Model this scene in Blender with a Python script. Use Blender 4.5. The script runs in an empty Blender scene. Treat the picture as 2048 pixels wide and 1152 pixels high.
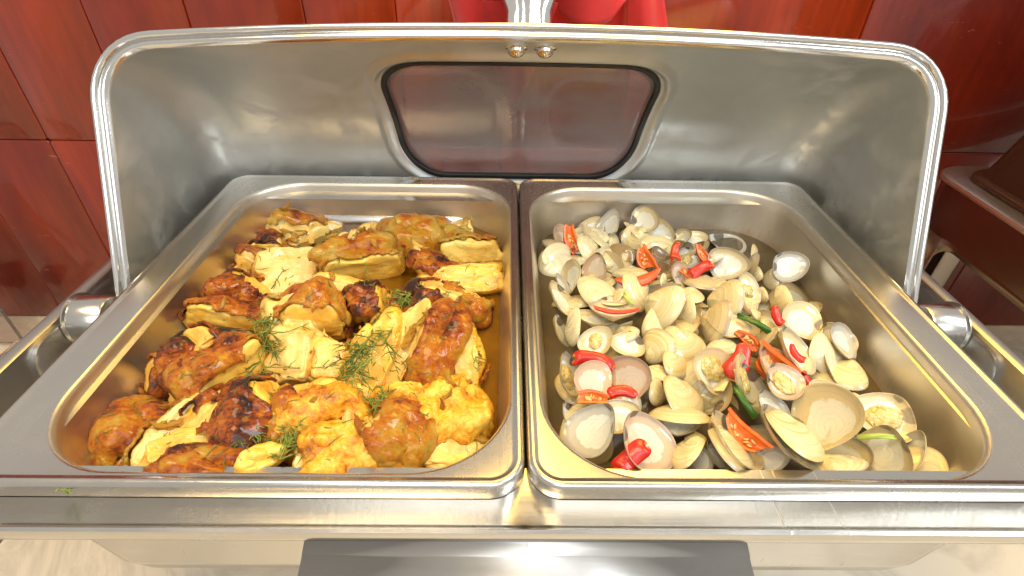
import bpy, bmesh, math, random
import numpy as np
from mathutils import Vector, Matrix, Quaternion

# ------------------------------------------------------------------ camera, world, lamps, exposure
scene = bpy.context.scene
COL = scene.collection
cam_data = bpy.data.cameras.new('camera')
cam = bpy.data.objects.new('camera', cam_data)
COL.objects.link(cam)
scene.camera = cam
cam_data.sensor_width = 36.0
cam_data.lens = 36.0 * 1056.8 / 2048.0
cam_data.clip_start = 0.005
cam_data.clip_end = 50.0
PITCH, YAW, ROLL = 0.63991, 0.01511, 0.01951
_f = Vector((math.sin(YAW) * math.cos(PITCH), math.cos(YAW) * math.cos(PITCH), -math.sin(PITCH)))
_r = Vector((math.cos(YAW), -math.sin(YAW), 0.0))
_u = _r.cross(_f)
_r2 = _r * math.cos(ROLL) + _u * math.sin(ROLL)
_u2 = _u * math.cos(ROLL) - _r * math.sin(ROLL)
cam.matrix_world = Matrix(((_r2.x, _u2.x, -_f.x, -0.01066), (_r2.y, _u2.y, -_f.y, -0.13801), (_r2.z, _u2.z, -_f.z, 0.21429), (0, 0, 0, 1)))

world = bpy.data.worlds.new('World')
scene.world = world
world.use_nodes = True
world.node_tree.nodes['Background'].inputs[0].default_value = (1.0, 0.96, 0.90, 1)
world.node_tree.nodes['Background'].inputs[1].default_value = 0.62


def area_lamp(name, loc, target, sx, sy, power, color, spread=180):
    d = bpy.data.lights.new(name, 'AREA')
    d.shape = 'RECTANGLE'
    d.size, d.size_y, d.energy, d.color = sx, sy, power, color
    d.spread = math.radians(spread)
    o = bpy.data.objects.new(name, d)
    COL.objects.link(o)
    o.location = loc
    o.rotation_euler = (Vector(target) - Vector(loc)).to_track_quat('-Z', 'Y').to_euler()
    return o


area_lamp('ceiling_lamp_warm', (-0.35, -0.25, 1.25), (-0.05, 0.12, 0.0), 0.7, 0.45, 12.0, (1.0, 0.79, 0.48))
area_lamp('ceiling_lamp_cool', (0.95, -0.35, 1.05), (0.15, 0.12, 0.0), 0.25, 0.9, 11.0, (0.82, 0.92, 1.0))
area_lamp('window_light', (0.15, -1.35, 1.05), (0.0, 0.3, 0.05), 1.5, 0.8, 13.0, (0.88, 0.95, 1.0))  # added cool fill behind the camera, brightens the lid and its reflections
area_lamp('heat_lamp', (0.13, 0.35, 0.50), (0.06, 0.10, 0.0), 0.34, 0.20, 2.6, (1.0, 0.60, 0.07))

scene.view_settings.view_transform = 'Standard'
scene.view_settings.look = 'None'
scene.view_settings.exposure = 0.0
scene.view_settings.gamma = 1.0
scene.view_settings.use_curve_mapping = False
scene.cycles.max_bounces = 7
scene.cycles.diffuse_bounces = 3
scene.cycles.glossy_bounces = 5
scene.cycles.transmission_bounces = 6
scene.cycles.use_adaptive_sampling = True
scene.cycles.adaptive_threshold = 0.03
scene.cycles.use_denoising = True


# ------------------------------------------------------------------ helpers
def tag(o, label=None, cat=None, group=None, kind=None):
    if label: o['label'] = label
    if cat: o['category'] = cat
    if group: o['group'] = group
    if kind: o['kind'] = kind
    return o


def empty(name, loc=(0, 0, 0)):
    o = bpy.data.objects.new(name, None)
    o.empty_display_size = 0.01
    COL.objects.link(o)
    o.location = loc
    return o


def make_mesh(name, verts, faces, mats, midx=None, angle=40):
    me = bpy.data.meshes.new(name)
    me.from_pydata([tuple(v) for v in verts], [], [tuple(int(i) for i in f) for f in faces])
    for m in (mats if isinstance(mats, (list, tuple)) else [mats]):
        me.materials.append(m)
    if midx is not None:
        me.polygons.foreach_set('material_index', np.asarray(midx, dtype=np.int32))
    me.polygons.foreach_set('use_smooth', np.ones(len(me.polygons), dtype=bool))
    me.update()
    if angle:
        me.set_sharp_from_angle(angle=math.radians(angle))
    return me


def add(name, me, parent=None, loc=None, quat=None, scale=None):
    o = bpy.data.objects.new(name, me)
    COL.objects.link(o)
    if parent: o.parent = parent
    if loc is not None: o.location = loc
    if quat is not None:
        o.rotation_mode = 'QUATERNION'
        o.rotation_quaternion = quat
    if scale is not None: o.scale = (scale,) * 3 if isinstance(scale, float) else scale
    return o


def obj(name, verts, faces, mats, parent=None, midx=None, angle=40):
    return add(name, make_mesh(name, verts, faces, mats, midx, angle), parent)


def solidify(o, t, off=-1.0):
    m = o.modifiers.new('thickness', 'SOLIDIFY')
    m.thickness, m.offset, m.use_even_offset = t, off, False
    return o


def bevel(o, w, seg=2):
    m = o.modifiers.new('edges', 'BEVEL')
    m.width, m.segments, m.limit_method = w, seg, 'ANGLE'
    return o


def rr(x0, x1, y0, y1, r, n=10, m=6):
    """rounded rectangle; r may be (front, back) radii; straight runs carry m extra points"""
    rf, rb = (r if isinstance(r, (tuple, list)) else (r, r))
    pts = []
    arcs = [((x1 - rb, y1 - rb), rb, 0), ((x0 + rb, y1 - rb), rb, 90), ((x0 + rf, y0 + rf), rf, 180), ((x1 - rf, y0 + rf), rf, 270)]
    cor = []
    for (cx, cy), q, a0 in arcs:
        cor.append([(cx + q * math.cos(math.radians(a0 + 90 * k / n)), cy + q * math.sin(math.radians(a0 + 90 * k / n))) for k in range(n + 1)])
    for i in range(4):
        pts += cor[i]
        a, b = cor[i][-1], cor[(i + 1) % 4][0]
        pts += [(a[0] + (b[0] - a[0]) * k / (m + 1), a[1] + (b[1] - a[1]) * k / (m + 1)) for k in range(1, m + 1)]
    return pts


def loft(loops, cap_end=False, cap_start=False):
    n = len(loops[0])
    v = [p for l in loops for p in l]
    f = []
    for i in range(len(loops) - 1):
        for j in range(n):
            k = (j + 1) % n
            f.append((i * n + j, i * n + k, (i + 1) * n + k, (i + 1) * n + j))
    if cap_end: f.append(tuple((len(loops) - 1) * n + j for j in range(n)))
    if cap_start: f.append(tuple(reversed(range(n))))
    return v, f


def tube(path, rad, sides=8, caps=True):
    """tube along a polyline; rad is a number or one radius per point"""
    P = [Vector(p) for p in path]
    rads = [rad] * len(P) if isinstance(rad, (int, float)) else rad
    loops, prev = [], None
    for i, p in enumerate(P):
        t = (P[min(i + 1, len(P) - 1)] - P[max(i - 1, 0)]).normalized()
        if prev is None:
            nrm = t.orthogonal().normalized()
        else:
            nrm = (prev - t * prev.dot(t)).normalized()
        prev = nrm
        b = t.cross(nrm)
        loops.append([tuple(p + (nrm * math.cos(2 * math.pi * k / sides) + b * math.sin(2 * math.pi * k / sides)) * rads[i]) for k in range(sides)])
    return loft(loops, caps, caps)


def merge(parts):
    V, F = [], []
    for v, f in parts:
        o = len(V)
        V += list(v)
        F += [tuple(i + o for i in q) for q in f]
    return V, F


def boxm(x0, x1, y0, y1, z0, z1):
    v = [(x0, y0, z0), (x1, y0, z0), (x1, y1, z0), (x0, y1, z0), (x0, y0, z1), (x1, y0, z1), (x1, y1, z1), (x0, y1, z1)]
    f = [(3, 2, 1, 0), (4, 5, 6, 7), (0, 1, 5, 4), (1, 2, 6, 5), (2, 3, 7, 6), (3, 0, 4, 7)]
    return v, f


def spline(pts, n):
    P = [np.array(p, float) for p in pts]
    P = [2 * P[0] - P[1]] + P + [2 * P[-1] - P[-2]]
    res = []
    segs = len(P) - 3
    for k in range(n + 1):
        s = k / n * segs
        i = min(int(s), segs - 1)
        t = s - i
        a, b, c, d = P[i:i + 4]
        res.append(0.5 * (2 * b + (c - a) * t + (2 * a - 5 * b + 4 * c - d) * t * t + (3 * b - a - 3 * c + d) * t ** 3))
    return res


_rs = np.random.RandomState(11)
_perm = np.tile(_rs.permutation(256), 3)
_grad = _rs.normal(size=(256, 3))
_grad /= np.linalg.norm(_grad, axis=1)[:, None]


def perlin(p):
    """gradient noise, about -0.7..0.7, for an (n,3) array"""
    i = np.floor(p).astype(int)
    fr = p - i
    w = fr * fr * fr * (fr * (fr * 6 - 15) + 10)
    i &= 255
    out = 0
    for dx in (0, 1):
        for dy in (0, 1):
            for dz in (0, 1):
                h = _perm[_perm[_perm[i[:, 0] + dx] + i[:, 1] + dy] + i[:, 2] + dz]
                g = np.einsum('ij,ij->i', _grad[h], fr - np.array([dx, dy, dz]))
                wx = w[:, 0] if dx else 1 - w[:, 0]
                wy = w[:, 1] if dy else 1 - w[:, 1]
                wz = w[:, 2] if dz else 1 - w[:, 2]
                out = out + g * wx * wy * wz
    return out


def ridged(p):
    return 1 - 2 * np.abs(perlin(p))


# ------------------------------------------------------------------ materials
class NT:
    """small wrapper for building node trees"""
    def __init__(self, name):
        self.m = bpy.data.materials.new(name)
        self.m.use_nodes = True
        self.t = self.m.node_tree
        self.b = self.t.nodes['Principled BSDF']

    def n(self, kind, **kw):
        nd = self.t.nodes.new(kind)
        for k, v in kw.items():
            if k in nd.inputs.keys():
                nd.inputs[k].default_value = v
            else:
                setattr(nd, k, v)
        return nd

    def l(self, a, b):
        self.t.links.new(a, b)

    def coord(self, scale=(1, 1, 1), which='Object'):
        tc = self.n('ShaderNodeTexCoord')
        mp = self.n('ShaderNodeMapping')
        mp.inputs['Scale'].default_value = scale
        self.l(tc.outputs[which], mp.inputs['Vector'])
        return mp.outputs['Vector']

    def noise(self, vec, scale, detail=4, rough=0.55, dist=0.0):
        nd = self.n('ShaderNodeTexNoise', Scale=scale, Detail=detail, Roughness=rough, Distortion=dist)
        self.l(vec, nd.inputs['Vector'])
        return nd.outputs['Fac']

    def ramp(self, fac, stops, interp='LINEAR'):
        nd = self.n('ShaderNodeValToRGB')
        cr = nd.color_ramp
        cr.interpolation = interp
        while len(cr.elements) < len(stops):
            cr.elements.new(0.5)
        for e, (p, c) in zip(cr.elements, stops):
            e.position = p
            e.color = (c, c, c, 1) if isinstance(c, (int, float)) else (*c, 1)
        self.l(fac, nd.inputs['Fac'])
        return nd.outputs['Color']

    def mix(self, fac, a, b, blend='MIX'):
        nd = self.n('ShaderNodeMix', data_type='RGBA', blend_type=blend)
        for sock, val in ((nd.inputs[0], fac), (nd.inputs[6], a), (nd.inputs[7], b)):
            if isinstance(val, (int, float)):
                sock.default_value = val if sock.type == 'VALUE' else (val, val, val, 1)
            elif isinstance(val, (tuple, list)):
                sock.default_value = (*val, 1)
            else:
                self.l(val, sock)
        return nd.outputs[2]

    def math(self, op, a, b=None, c=None, clamp=False):
        nd = self.n('ShaderNodeMath', operation=op, use_clamp=clamp)
        for i, val in enumerate((a, b, c)):
            if val is None: continue
            if isinstance(val, (int, float)): nd.inputs[i].default_value = val
            else: self.l(val, nd.inputs[i])
        return nd.outputs[0]

    def attr(self, name, kind='GEOMETRY'):
        nd = self.n('ShaderNodeAttribute', attribute_name=name, attribute_type=kind)
        return nd.outputs['Fac']

    def bump(self, height, strength=0.3, dist=0.001, normal=None):
        nd = self.n('ShaderNodeBump', Strength=strength, Distance=dist)
        self.l(height, nd.inputs['Height'])
        if normal is not None: self.l(normal, nd.inputs['Normal'])
        return nd.outputs['Normal']

    def set(self, **kw):
        for k, v in kw.items():
            s = self.b.inputs[k.replace('_', ' ')]
            if isinstance(v, (int, float)): s.default_value = v
            elif isinstance(v, (tuple, list)): s.default_value = (*v, 1) if len(v) == 3 and s.type == 'RGBA' else v
            else: self.l(v, s)
        return self.m


def steel(name, base=(0.62, 0.60, 0.565), rough=0.22, brush=(1, 1, 1), wear=0.5, smear=0.0):
    t = NT(name)
    c = t.coord()
    big = t.noise(c, 9, 5, 0.6)
    fine = t.noise(c, 160, 3, 0.6)
    br = t.noise(t.coord(brush), 420, 3, 0.5)
    # hairline scratches: two layers of very stretched noise, turned against each other
    mp = t.n('ShaderNodeMapping')
    mp.inputs['Rotation'].default_value = (0.3, 0.2, 0.7)
    mp.inputs['Scale'].default_value = (500, 9, 60)
    tc = t.n('ShaderNodeTexCoord')
    t.l(tc.outputs['Object'], mp.inputs['Vector'])
    scr = t.ramp(t.noise(mp.outputs[0], 1.0, 2, 0.5), [(0.70, 0.0), (0.76, 1.0)])
    mask = t.ramp(t.noise(c, 16, 3), [(0.50, 0.0), (0.62, 1.0)])
    scr = t.math('MULTIPLY', scr, mask)
    sm = t.ramp(t.noise(c, 26, 6, 0.65, 0.6), [(0.46, 0.0), (0.70, 1.0)])
    rg = t.math('ADD', rough, t.math('MULTIPLY', t.math('SUBTRACT', big, 0.5), 0.22 * wear + 0.05))
    rg = t.math('ADD', rg, t.math('MULTIPLY', br, 0.06))
    rg = t.math('ADD', rg, t.math('MULTIPLY', scr, 0.22 * wear))
    rg = t.math('ADD', rg, t.math('MULTIPLY', sm, smear * 0.25), clamp=True)
    col = t.mix(t.math('MULTIPLY', t.ramp(fine, [(0.35, 0.0), (0.7, 1.0)]), 0.10), base, tuple(x * 0.8 for x in base))
    col = t.mix(t.math('MULTIPLY', sm, 0.35 * smear), col, (0.90, 0.89, 0.86))
    h = t.math('ADD', t.math('MULTIPLY', br, 0.25), t.math('ADD', t.math('MULTIPLY', scr, 0.5 * wear), t.math('MULTIPLY', big, 1.2 if smear < 0.9 else 0.5)))
    return t.set(Base_Color=col, Metallic=1.0, Roughness=rg, Normal=t.bump(h, 0.10, 0.0012))


M = {}
M['pan'] = steel('pan_steel', (0.62, 0.58, 0.52), 0.20, (1, 0.05, 1), 1.2, 0.16)
M['frame'] = steel('frame_steel', (0.60, 0.575, 0.53), 0.19, (0.04, 1, 1), 1.2, 0.14)
M['pan_in'] = steel('pan_inside_steel', (0.74, 0.68, 0.57), 0.34, (0.05, 1, 1), 0.5)
_m = M['pan_in']
t = NT.__new__(NT)
t.m, t.t, t.b = _m, _m.node_tree, _m.node_tree.nodes['Principled BSDF']
sx = t.n('ShaderNodeSeparateXYZ')
t.l(t.coord(), sx.inputs[0])
nz = t.noise(t.coord((1, 1, 0.5)), 34, 6, 0.68, 0.6)
lvl = t.math('ADD', sx.outputs[2], t.math('MULTIPLY', t.math('SUBTRACT', nz, 0.5), 0.055))
res = t.ramp(lvl, [(0.0, 0.9), (0.028, 0.75), (0.036, 0.22), (0.050, 0.0)])
spl = t.ramp(t.noise(t.coord(), 150, 3, 0.6), [(0.66, 0.0), (0.70, 1.0)])
res = t.math('ADD', res, t.math('MULTIPLY', spl, t.ramp(sx.outputs[2], [(0.03, 0.55), (0.062, 0.0)])), clamp=True)
old = t.b.inputs['Base Color'].links[0].from_socket
t.l(t.mix(t.math('MULTIPLY', res, 0.75), old, (0.34, 0.19, 0.05)), t.b.inputs['Base Color'])
t.l(t.math('SUBTRACT', 1.0, t.math('MULTIPLY', res, 0.55)), t.b.inputs['Metallic'])
M['lid'] = steel('lid_steel', (0.64, 0.655, 0.635), 0.44, (0.04, 1, 1), 0.3, 0.9)
M['lid_rim'] = steel('lid_rim_steel', (0.72, 0.70, 0.66), 0.13, (1, 1, 1), 0.3)
M['bracket'] = steel('bracket_steel', (0.46, 0.44, 0.41), 0.30, (1, 1, 1), 0.5)
M['chrome'] = steel('polished_steel', (0.78, 0.76, 0.72), 0.07, (1, 1, 1), 0.2)
M['dark_steel'] = steel('bronze_steel', (0.30, 0.25, 0.205), 0.20, (1, 1, 1), 0.5)


def plain(name, col, rough=0.5, **kw):
    t = NT(name)
    c = t.coord()
    nz = t.noise(c, 60, 4)
    return t.set(Base_Color=t.mix(nz, tuple(x * 0.8 for x in col), tuple(min(1, x * 1.15) for x in col)), Roughness=rough,
                 Normal=t.bump(nz, 0.1, 0.0005), **kw)


M['pan_rim2'] = steel('neighbour_rim_steel', (0.72, 0.69, 0.63), 0.30, (1, 1, 1), 0.5)
M['gasket'] = plain('black_rubber', (0.012, 0.012, 0.012), 0.45)


def lacquer(name, ca, cb):
    t = NT(name)
    c = t.coord((1, 1, 0.35))
    inf = t.n('ShaderNodeObjectInfo')
    big = t.ramp(t.noise(c, 6, 5, 0.6, 0.8), [(0.36, 0.0), (0.64, 1.0)])
    fine = t.noise(t.coord((1, 1, 0.06)), 140, 4, 0.6)
    col = t.mix(big, ca, cb)
    col = t.mix(t.math('MULTIPLY', t.ramp(fine, [(0.4, 0.0), (0.75, 1.0)]), 0.35), col, tuple(x * 0.55 for x in ca))
    col = t.mix(t.math('MULTIPLY', inf.outputs['Random'], 0.30), col, tuple(x * 0.6 for x in ca))
    scuff = t.ramp(t.noise(t.coord((1, 1, 6)), 30, 5, 0.7), [(0.66, 0.0), (0.72, 1.0)])
    col = t.mix(t.math('MULTIPLY', scuff, 0.3), col, (0.6, 0.25, 0.12))
    h = t.math('ADD', t.math('MULTIPLY', big, 1.0), t.math('MULTIPLY', t.noise(t.coord(), 45, 3), 0.25))
    return t.set(Base_Color=col, Roughness=0.38, Specular_IOR_Level=0.3, Coat_Weight=0.7, Coat_Roughness=t.math('ADD', 0.07, t.math('MULTIPLY', scuff, 0.3)),
                 Normal=t.bump(h, 0.35, 0.004))


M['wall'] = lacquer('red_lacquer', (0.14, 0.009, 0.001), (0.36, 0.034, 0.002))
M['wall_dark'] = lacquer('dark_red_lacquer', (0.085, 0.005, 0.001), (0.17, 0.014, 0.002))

t = NT('marble')
c = t.coord()
vein = t.ramp(t.noise(c, 5, 8, 0.6, 1.6), [(0.44, 1.0), (0.50, 0.0), (0.56, 1.0)])
M['marble'] = t.set(Base_Color=t.mix(t.math('MULTIPLY', t.math('SUBTRACT', 1.0, vein), 0.45), (0.80, 0.70, 0.54), (0.46, 0.40, 0.32)), Roughness=0.22)

t = NT('condensed_glass')
c = t.coord()
fog = t.ramp(t.noise(t.coord((1, 1, 2)), 16, 3, 0.55, 0.3), [(0.30, 0.0), (0.75, 1.0)])
drops = t.n('ShaderNodeTexVoronoi', Scale=420.0)
t.l(c, drops.inputs['Vector'])
dh = t.math('MULTIPLY', t.ramp(drops.outputs['Distance'], [(0.1, 1.0), (0.5, 0.0)]), fog)
M['glass'] = t.set(Base_Color=(0.80, 0.77, 0.75), Roughness=t.math('ADD', 0.005, t.math('MULTIPLY', fog, 0.08)), Transmission_Weight=1.0, IOR=1.45,
                   Normal=t.bump(dh, 0.08, 0.0006))
mist = t.n('ShaderNodeBsdfDiffuse')
mist.inputs['Color'].default_value = (0.34, 0.33, 0.32, 1)
ms = t.n('ShaderNodeMixShader')
t.l(t.math('ADD', 0.18, t.math('MULTIPLY', fog, 0.32)), ms.inputs[0])
t.l(t.b.outputs[0], ms.inputs[1])
t.l(mist.outputs[0], ms.inputs[2])
t.l(ms.outputs[0], t.t.nodes['Material Output'].inputs['Surface'])

t = NT('smoked_dome')
M['smoked'] = t.set(Base_Color=(0.045, 0.018, 0.013), Roughness=0.09, Transmission_Weight=0.15, IOR=1.3,
                    Normal=t.bump(t.noise(t.coord(), 30, 3), 0.1, 0.002))
t = NT('clear_acrylic')
M['acrylic'] = t.set(Base_Color=(0.86, 0.76, 0.72), Roughness=0.06, Transmission_Weight=0.92, IOR=1.35,
                     Normal=t.bump(t.noise(t.coord(), 20, 2), 0.05, 0.001))

t = NT('red_cloth')
wv = t.noise(t.coord((1, 1, 1)), 1500, 2)
M['cloth'] = t.set(Base_Color=t.mix(t.noise(t.coord(), 25, 4), (0.44, 0.012, 0.014), (0.66, 0.032, 0.032)), Roughness=0.8, Sheen_Weight=0.15,
                   Normal=t.bump(t.math('ADD', t.math('MULTIPLY', wv, 0.3), t.noise(t.coord(), 60, 3)), 0.3, 0.0015))

# food -------------------------------------------------------------
t = NT('roast_skin')
c = t.coord()
brown = t.attr('browning', 'OBJECT')
n1 = t.noise(c, 75, 6, 0.62, 0.6)
n2 = t.noise(c, 320, 5, 0.65, 0.8)
n3 = t.noise(c, 34, 4, 0.55)
dk = t.math('ADD', t.math('ADD', t.math('SUBTRACT', t.math('MULTIPLY', brown, 1.18), 0.35), t.math('MULTIPLY', t.attr('char'), 0.22)), t.math('MULTIPLY', t.math('SUBTRACT', n1, 0.5), 1.7))
st2 = t.noise(t.coord((0.3, 1.0, 0.8)), 240, 5, 0.65, 1.8)
dk = t.math('ADD', dk, t.math('MULTIPLY', t.math('SUBTRACT', n2, 0.5), 0.7))
dk = t.math('ADD', dk, t.math('MULTIPLY', t.math('SUBTRACT', st2, 0.5), 0.8))
dk = t.math('ADD', dk, t.math('MULTIPLY', t.math('SUBTRACT', n3, 0.5), 1.3), clamp=True)
col = t.ramp(dk, [(0.0, (0.94, 0.60, 0.09)), (0.22, (0.93, 0.42, 0.018)), (0.46, (0.86, 0.235, 0.006)), (0.66, (0.58, 0.115, 0.004)), (0.84, (0.22, 0.036, 0.004)), (1.0, (0.05, 0.012, 0.004))])
vor = t.n('ShaderNodeTexVoronoi', Scale=260.0, feature='SMOOTH_F1')
t.l(t.mix(0.06, c, t.n('ShaderNodeTexNoise', Scale=60.0).outputs['Color']), vor.inputs['Vector'])
str_ = t.noise(t.coord((0.25, 1.0, 0.8)), 380, 4, 0.6, 1.5)
hh = t.math('ADD', t.math('ADD', t.math('MULTIPLY', n2, 1.2), t.math('MULTIPLY', str_, 0.9)), t.math('ADD', t.math('MULTIPLY', vor.outputs['Distance'], 0.5), n1))
M['skin'] = t.set(Base_Color=col, Roughness=t.math('ADD', 0.16, t.math('MULTIPLY', n2, 0.50)), Specular_IOR_Level=0.5, Coat_Weight=0.45, Coat_Roughness=0.12, Normal=t.bump(hh, 0.85, 0.0034))

t = NT('cooked_meat')
c = t.coord()
fib = t.noise(t.coord((0.35, 1.2, 0.6)), 210, 5, 0.6, 0.5)
n1 = t.noise(c, 48, 5, 0.6)
n2 = t.noise(c, 16, 3)
tone = t.attr('yellow', 'OBJECT')
ca = t.mix(tone, (0.90, 0.73, 0.32), (0.92, 0.60, 0.07))
cb = t.mix(tone, (0.88, 0.60, 0.16), (0.90, 0.48, 0.03))
col = t.mix(t.ramp(t.math('ADD', t.math('MULTIPLY', n1, 0.7), t.math('MULTIPLY', n2, 0.4)), [(0.42, 0.0), (0.72, 1.0)]), ca, cb)
col = t.mix(t.math('MULTIPLY', t.ramp(fib, [(0.52, 0.0), (0.70, 1.0)]), 0.30), col, (0.76, 0.42, 0.05))
stain = t.ramp(t.noise(c, 36, 5, 0.62, 0.9), [(0.44, 0.0), (0.66, 1.0)])
col = t.mix(t.math('MULTIPLY', stain, 0.80), col, (0.74, 0.33, 0.012))
st3 = t.ramp(t.noise(c, 60, 5, 0.6, 0.6), [(0.60, 0.0), (0.72, 1.0)])
col = t.mix(t.math('MULTIPLY', st3, 0.65), col, (0.36, 0.11, 0.006))
crk = t.ramp(t.noise(t.coord((0.5, 1.3, 0.8)), 110, 3, 0.5, 1.2), [(0.475, 0.0), (0.497, 1.0), (0.503, 1.0), (0.525, 0.0)])
crk = t.math('MULTIPLY', crk, t.ramp(t.noise(c, 70, 2), [(0.48, 0.0), (0.58, 1.0)]))
col = t.mix(t.math('MULTIPLY', crk, 0.22), col, (0.34, 0.16, 0.02))
speck = t.ramp(t.noise(t.coord((1, 0.4, 0.7)), 420, 2, 0.5), [(0.69, 0.0), (0.73, 1.0)])
col = t.mix(t.math('MULTIPLY', speck, 0.7), col, (0.12, 0.09, 0.015))
M['meat'] = t.set(Base_Color=col, Roughness=0.34, Coat_Weight=0.55, Coat_Roughness=0.10,
                  Normal=t.bump(t.math('SUBTRACT', t.math('ADD', fib, t.math('MULTIPLY', n1, 1.6)), t.math('MULTIPLY', crk, 0.3)), 0.42, 0.0014))

t = NT('crumbly_chicken')
c = t.coord()
n1 = t.noise(c, 150, 6, 0.7, 0.4)
n2 = t.noise(c, 45, 4, 0.6)
col = t.ramp(t.math('ADD', t.math('MULTIPLY', n1, 0.55), t.math('MULTIPLY', n2, 0.5)), [(0.39, (0.26, 0.07, 0.006)), (0.47, (0.70, 0.25, 0.010)), (0.54, (0.88, 0.45, 0.025)), (0.64, (0.92, 0.66, 0.14))])
M['crumb'] = t.set(Base_Color=col, Roughness=0.36, Coat_Weight=0.25, Coat_Roughness=0.15,
                   Normal=t.bump(n1, 0.8, 0.0025))

t = NT('dill_green')
inf = t.n('ShaderNodeObjectInfo')
M['dill'] = t.set(Base_Color=t.mix(t.math('ADD', t.math('MULTIPLY', inf.outputs['Random'], 0.6), t.math('MULTIPLY', t.noise(t.coord(), 120, 3), 0.5)), (0.040, 0.064, 0.007), (0.28, 0.33, 0.05)), Roughness=0.4)

t = NT('amber_juices')
c = t.coord()
n1 = t.noise(c, 30, 5, 0.6, 0.5)
spots = t.n('ShaderNodeTexVoronoi', Scale=160.0)
t.l(c, spots.inputs['Vector'])
M['juice'] = t.set(Base_Color=t.mix(n1, (0.14, 0.05, 0.005), (0.46, 0.23, 0.018)), Roughness=0.07, Specular_IOR_Level=0.7,
                   Normal=t.bump(t.math('ADD', n1, t.math('MULTIPLY', spots.outputs['Distance'], 0.5)), 0.3, 0.002))
t = NT('clam_broth')
n1 = t.noise(t.coord(), 22, 5, 0.6, 0.4)
M['broth'] = t.set(Base_Color=t.mix(n1, (0.13, 0.09, 0.04), (0.30, 0.23, 0.12)), Roughness=0.10, Transmission_Weight=0.25, IOR=1.33,
                   Normal=t.bump(n1, 0.10, 0.003))

# clam shells: attributes on the mesh: grow (0 at the beak, 1 at the lip), rad (0 centre, 1 lip)
t = NT('clam_outside')
c = t.coord()
inf = t.n('ShaderNodeObjectInfo')
tone = t.attr('tone', 'OBJECT')
grow = t.attr('grow')
band = t.n('ShaderNodeTexNoise', Scale=7.0, Detail=5.0, Roughness=0.6)
cx = t.n('ShaderNodeCombineXYZ')
t.l(t.math('ADD', grow, t.math('MULTIPLY', t.noise(c, 2.0, 3), 0.06)), cx.inputs[0])
t.l(t.math('MULTIPLY', inf.outputs['Random'], 40.0), cx.inputs[1])
t.l(cx.outputs[0], band.inputs['Vector'])
bf = band.outputs['Fac']
c0 = t.mix(t.ramp(bf, [(0.35, 0.0), (0.65, 1.0)]), (0.66, 0.52, 0.22), (0.76, 0.67, 0.39))
c1 = t.mix(t.ramp(bf, [(0.35, 0.0), (0.65, 1.0)]), (0.14, 0.085, 0.035), (0.26, 0.17, 0.08))
col = t.mix(t.math('LESS_THAN', t.math('ABSOLUTE', t.math('SUBTRACT', tone, 1.0)), 0.5), c0, c1)
col = t.mix(t.ramp(inf.outputs['Random'], [(0.0, 0.55), (0.30, 0.0)]), col, (0.76, 0.72, 0.56))
col = t.mix(t.ramp(inf.outputs['Random'], [(0.62, 0.0), (1.0, 0.6)]), col, (0.54, 0.37, 0.16))
lines = t.ramp(t.math('FRACT', t.math('MULTIPLY', t.math('ADD', grow, t.math('MULTIPLY', t.noise(c, 2.5, 2), 0.05)), 5.0)), [(0.0, 1.0), (0.05, 0.0), (0.93, 0.0), (1.0, 1.0)])
col = t.mix(t.math('MULTIPLY', lines, 0.48), col, (0.44, 0.29, 0.13))
lip = t.math('MULTIPLY', t.ramp(t.math('ADD', grow, t.math('MULTIPLY', t.noise(c, 3, 3), 0.12)), [(0.92, 0.0), (1.0, 1.0)]), t.ramp(inf.outputs['Random'], [(0.5, 0.0), (0.6, 0.6)]))
col = t.mix(lip, col, (0.30, 0.25, 0.22))
smk = t.ramp(t.noise(c, 3.2, 5, 0.65, 0.6), [(0.62, 0.0), (0.72, 1.0)])
col = t.mix(t.math('MULTIPLY', smk, 0.35), col, (0.33, 0.22, 0.11))
M['clam_out'] = t.set(Base_Color=col, Roughness=t.math('ADD', 0.18, t.math('MULTIPLY', bf, 0.16)), Coat_Weight=0.7, Coat_Roughness=0.06, Normal=t.bump(t.math('ADD', t.math('MULTIPLY', lines, -0.6), t.math('MULTIPLY', bf, 0.8)), 0.35, 0.0009))

t = NT('clam_inside')
c = t.coord()
inf = t.n('ShaderNodeObjectInfo')
tone = t.attr('tone', 'OBJECT')
rad = t.attr('rad')
dark = t.attr('dark')
nz = t.noise(c, 7, 4, 0.6)
wob = t.math('ADD', rad, t.math('MULTIPLY', t.math('SUBTRACT', nz, 0.5), 0.26))
inner = t.ramp(wob, [(0.66, 1.0), (0.685, 0.0)])
pk = t.math('LESS_THAN', t.math('ABSOLUTE', t.math('SUBTRACT', tone, 2.0)), 0.5)
gy = t.math('GREATER_THAN', tone, 2.5)
rim = t.mix(pk, (0.66, 0.54, 0.30), (0.62, 0.43, 0.29))
rim = t.mix(gy, rim, (0.50, 0.48, 0.41))
cen = t.mix(pk, (0.80, 0.78, 0.64), (0.73, 0.63, 0.51))
cen = t.mix(gy, cen, (0.70, 0.72, 0.67))
col = t.mix(inner, rim, cen)
ringl = t.ramp(t.math('FRACT', t.math('MULTIPLY', wob, 6.0)), [(0.0, 1.0), (0.08, 0.0), (0.92, 0.0), (1.0, 1.0)])
col = t.mix(t.math('MULTIPLY', ringl, 0.26), col, (0.5, 0.36, 0.20))
lip = t.math('MULTIPLY', t.ramp(t.math('ADD', rad, t.math('MULTIPLY', t.math('SUBTRACT', nz, 0.5), 0.10)), [(0.86, 0.0), (0.96, 1.0)]), t.ramp(inf.outputs['Random'], [(0.45, 0.0), (0.60, 0.6)]))
col = t.mix(lip, col, (0.26, 0.22, 0.20))
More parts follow.
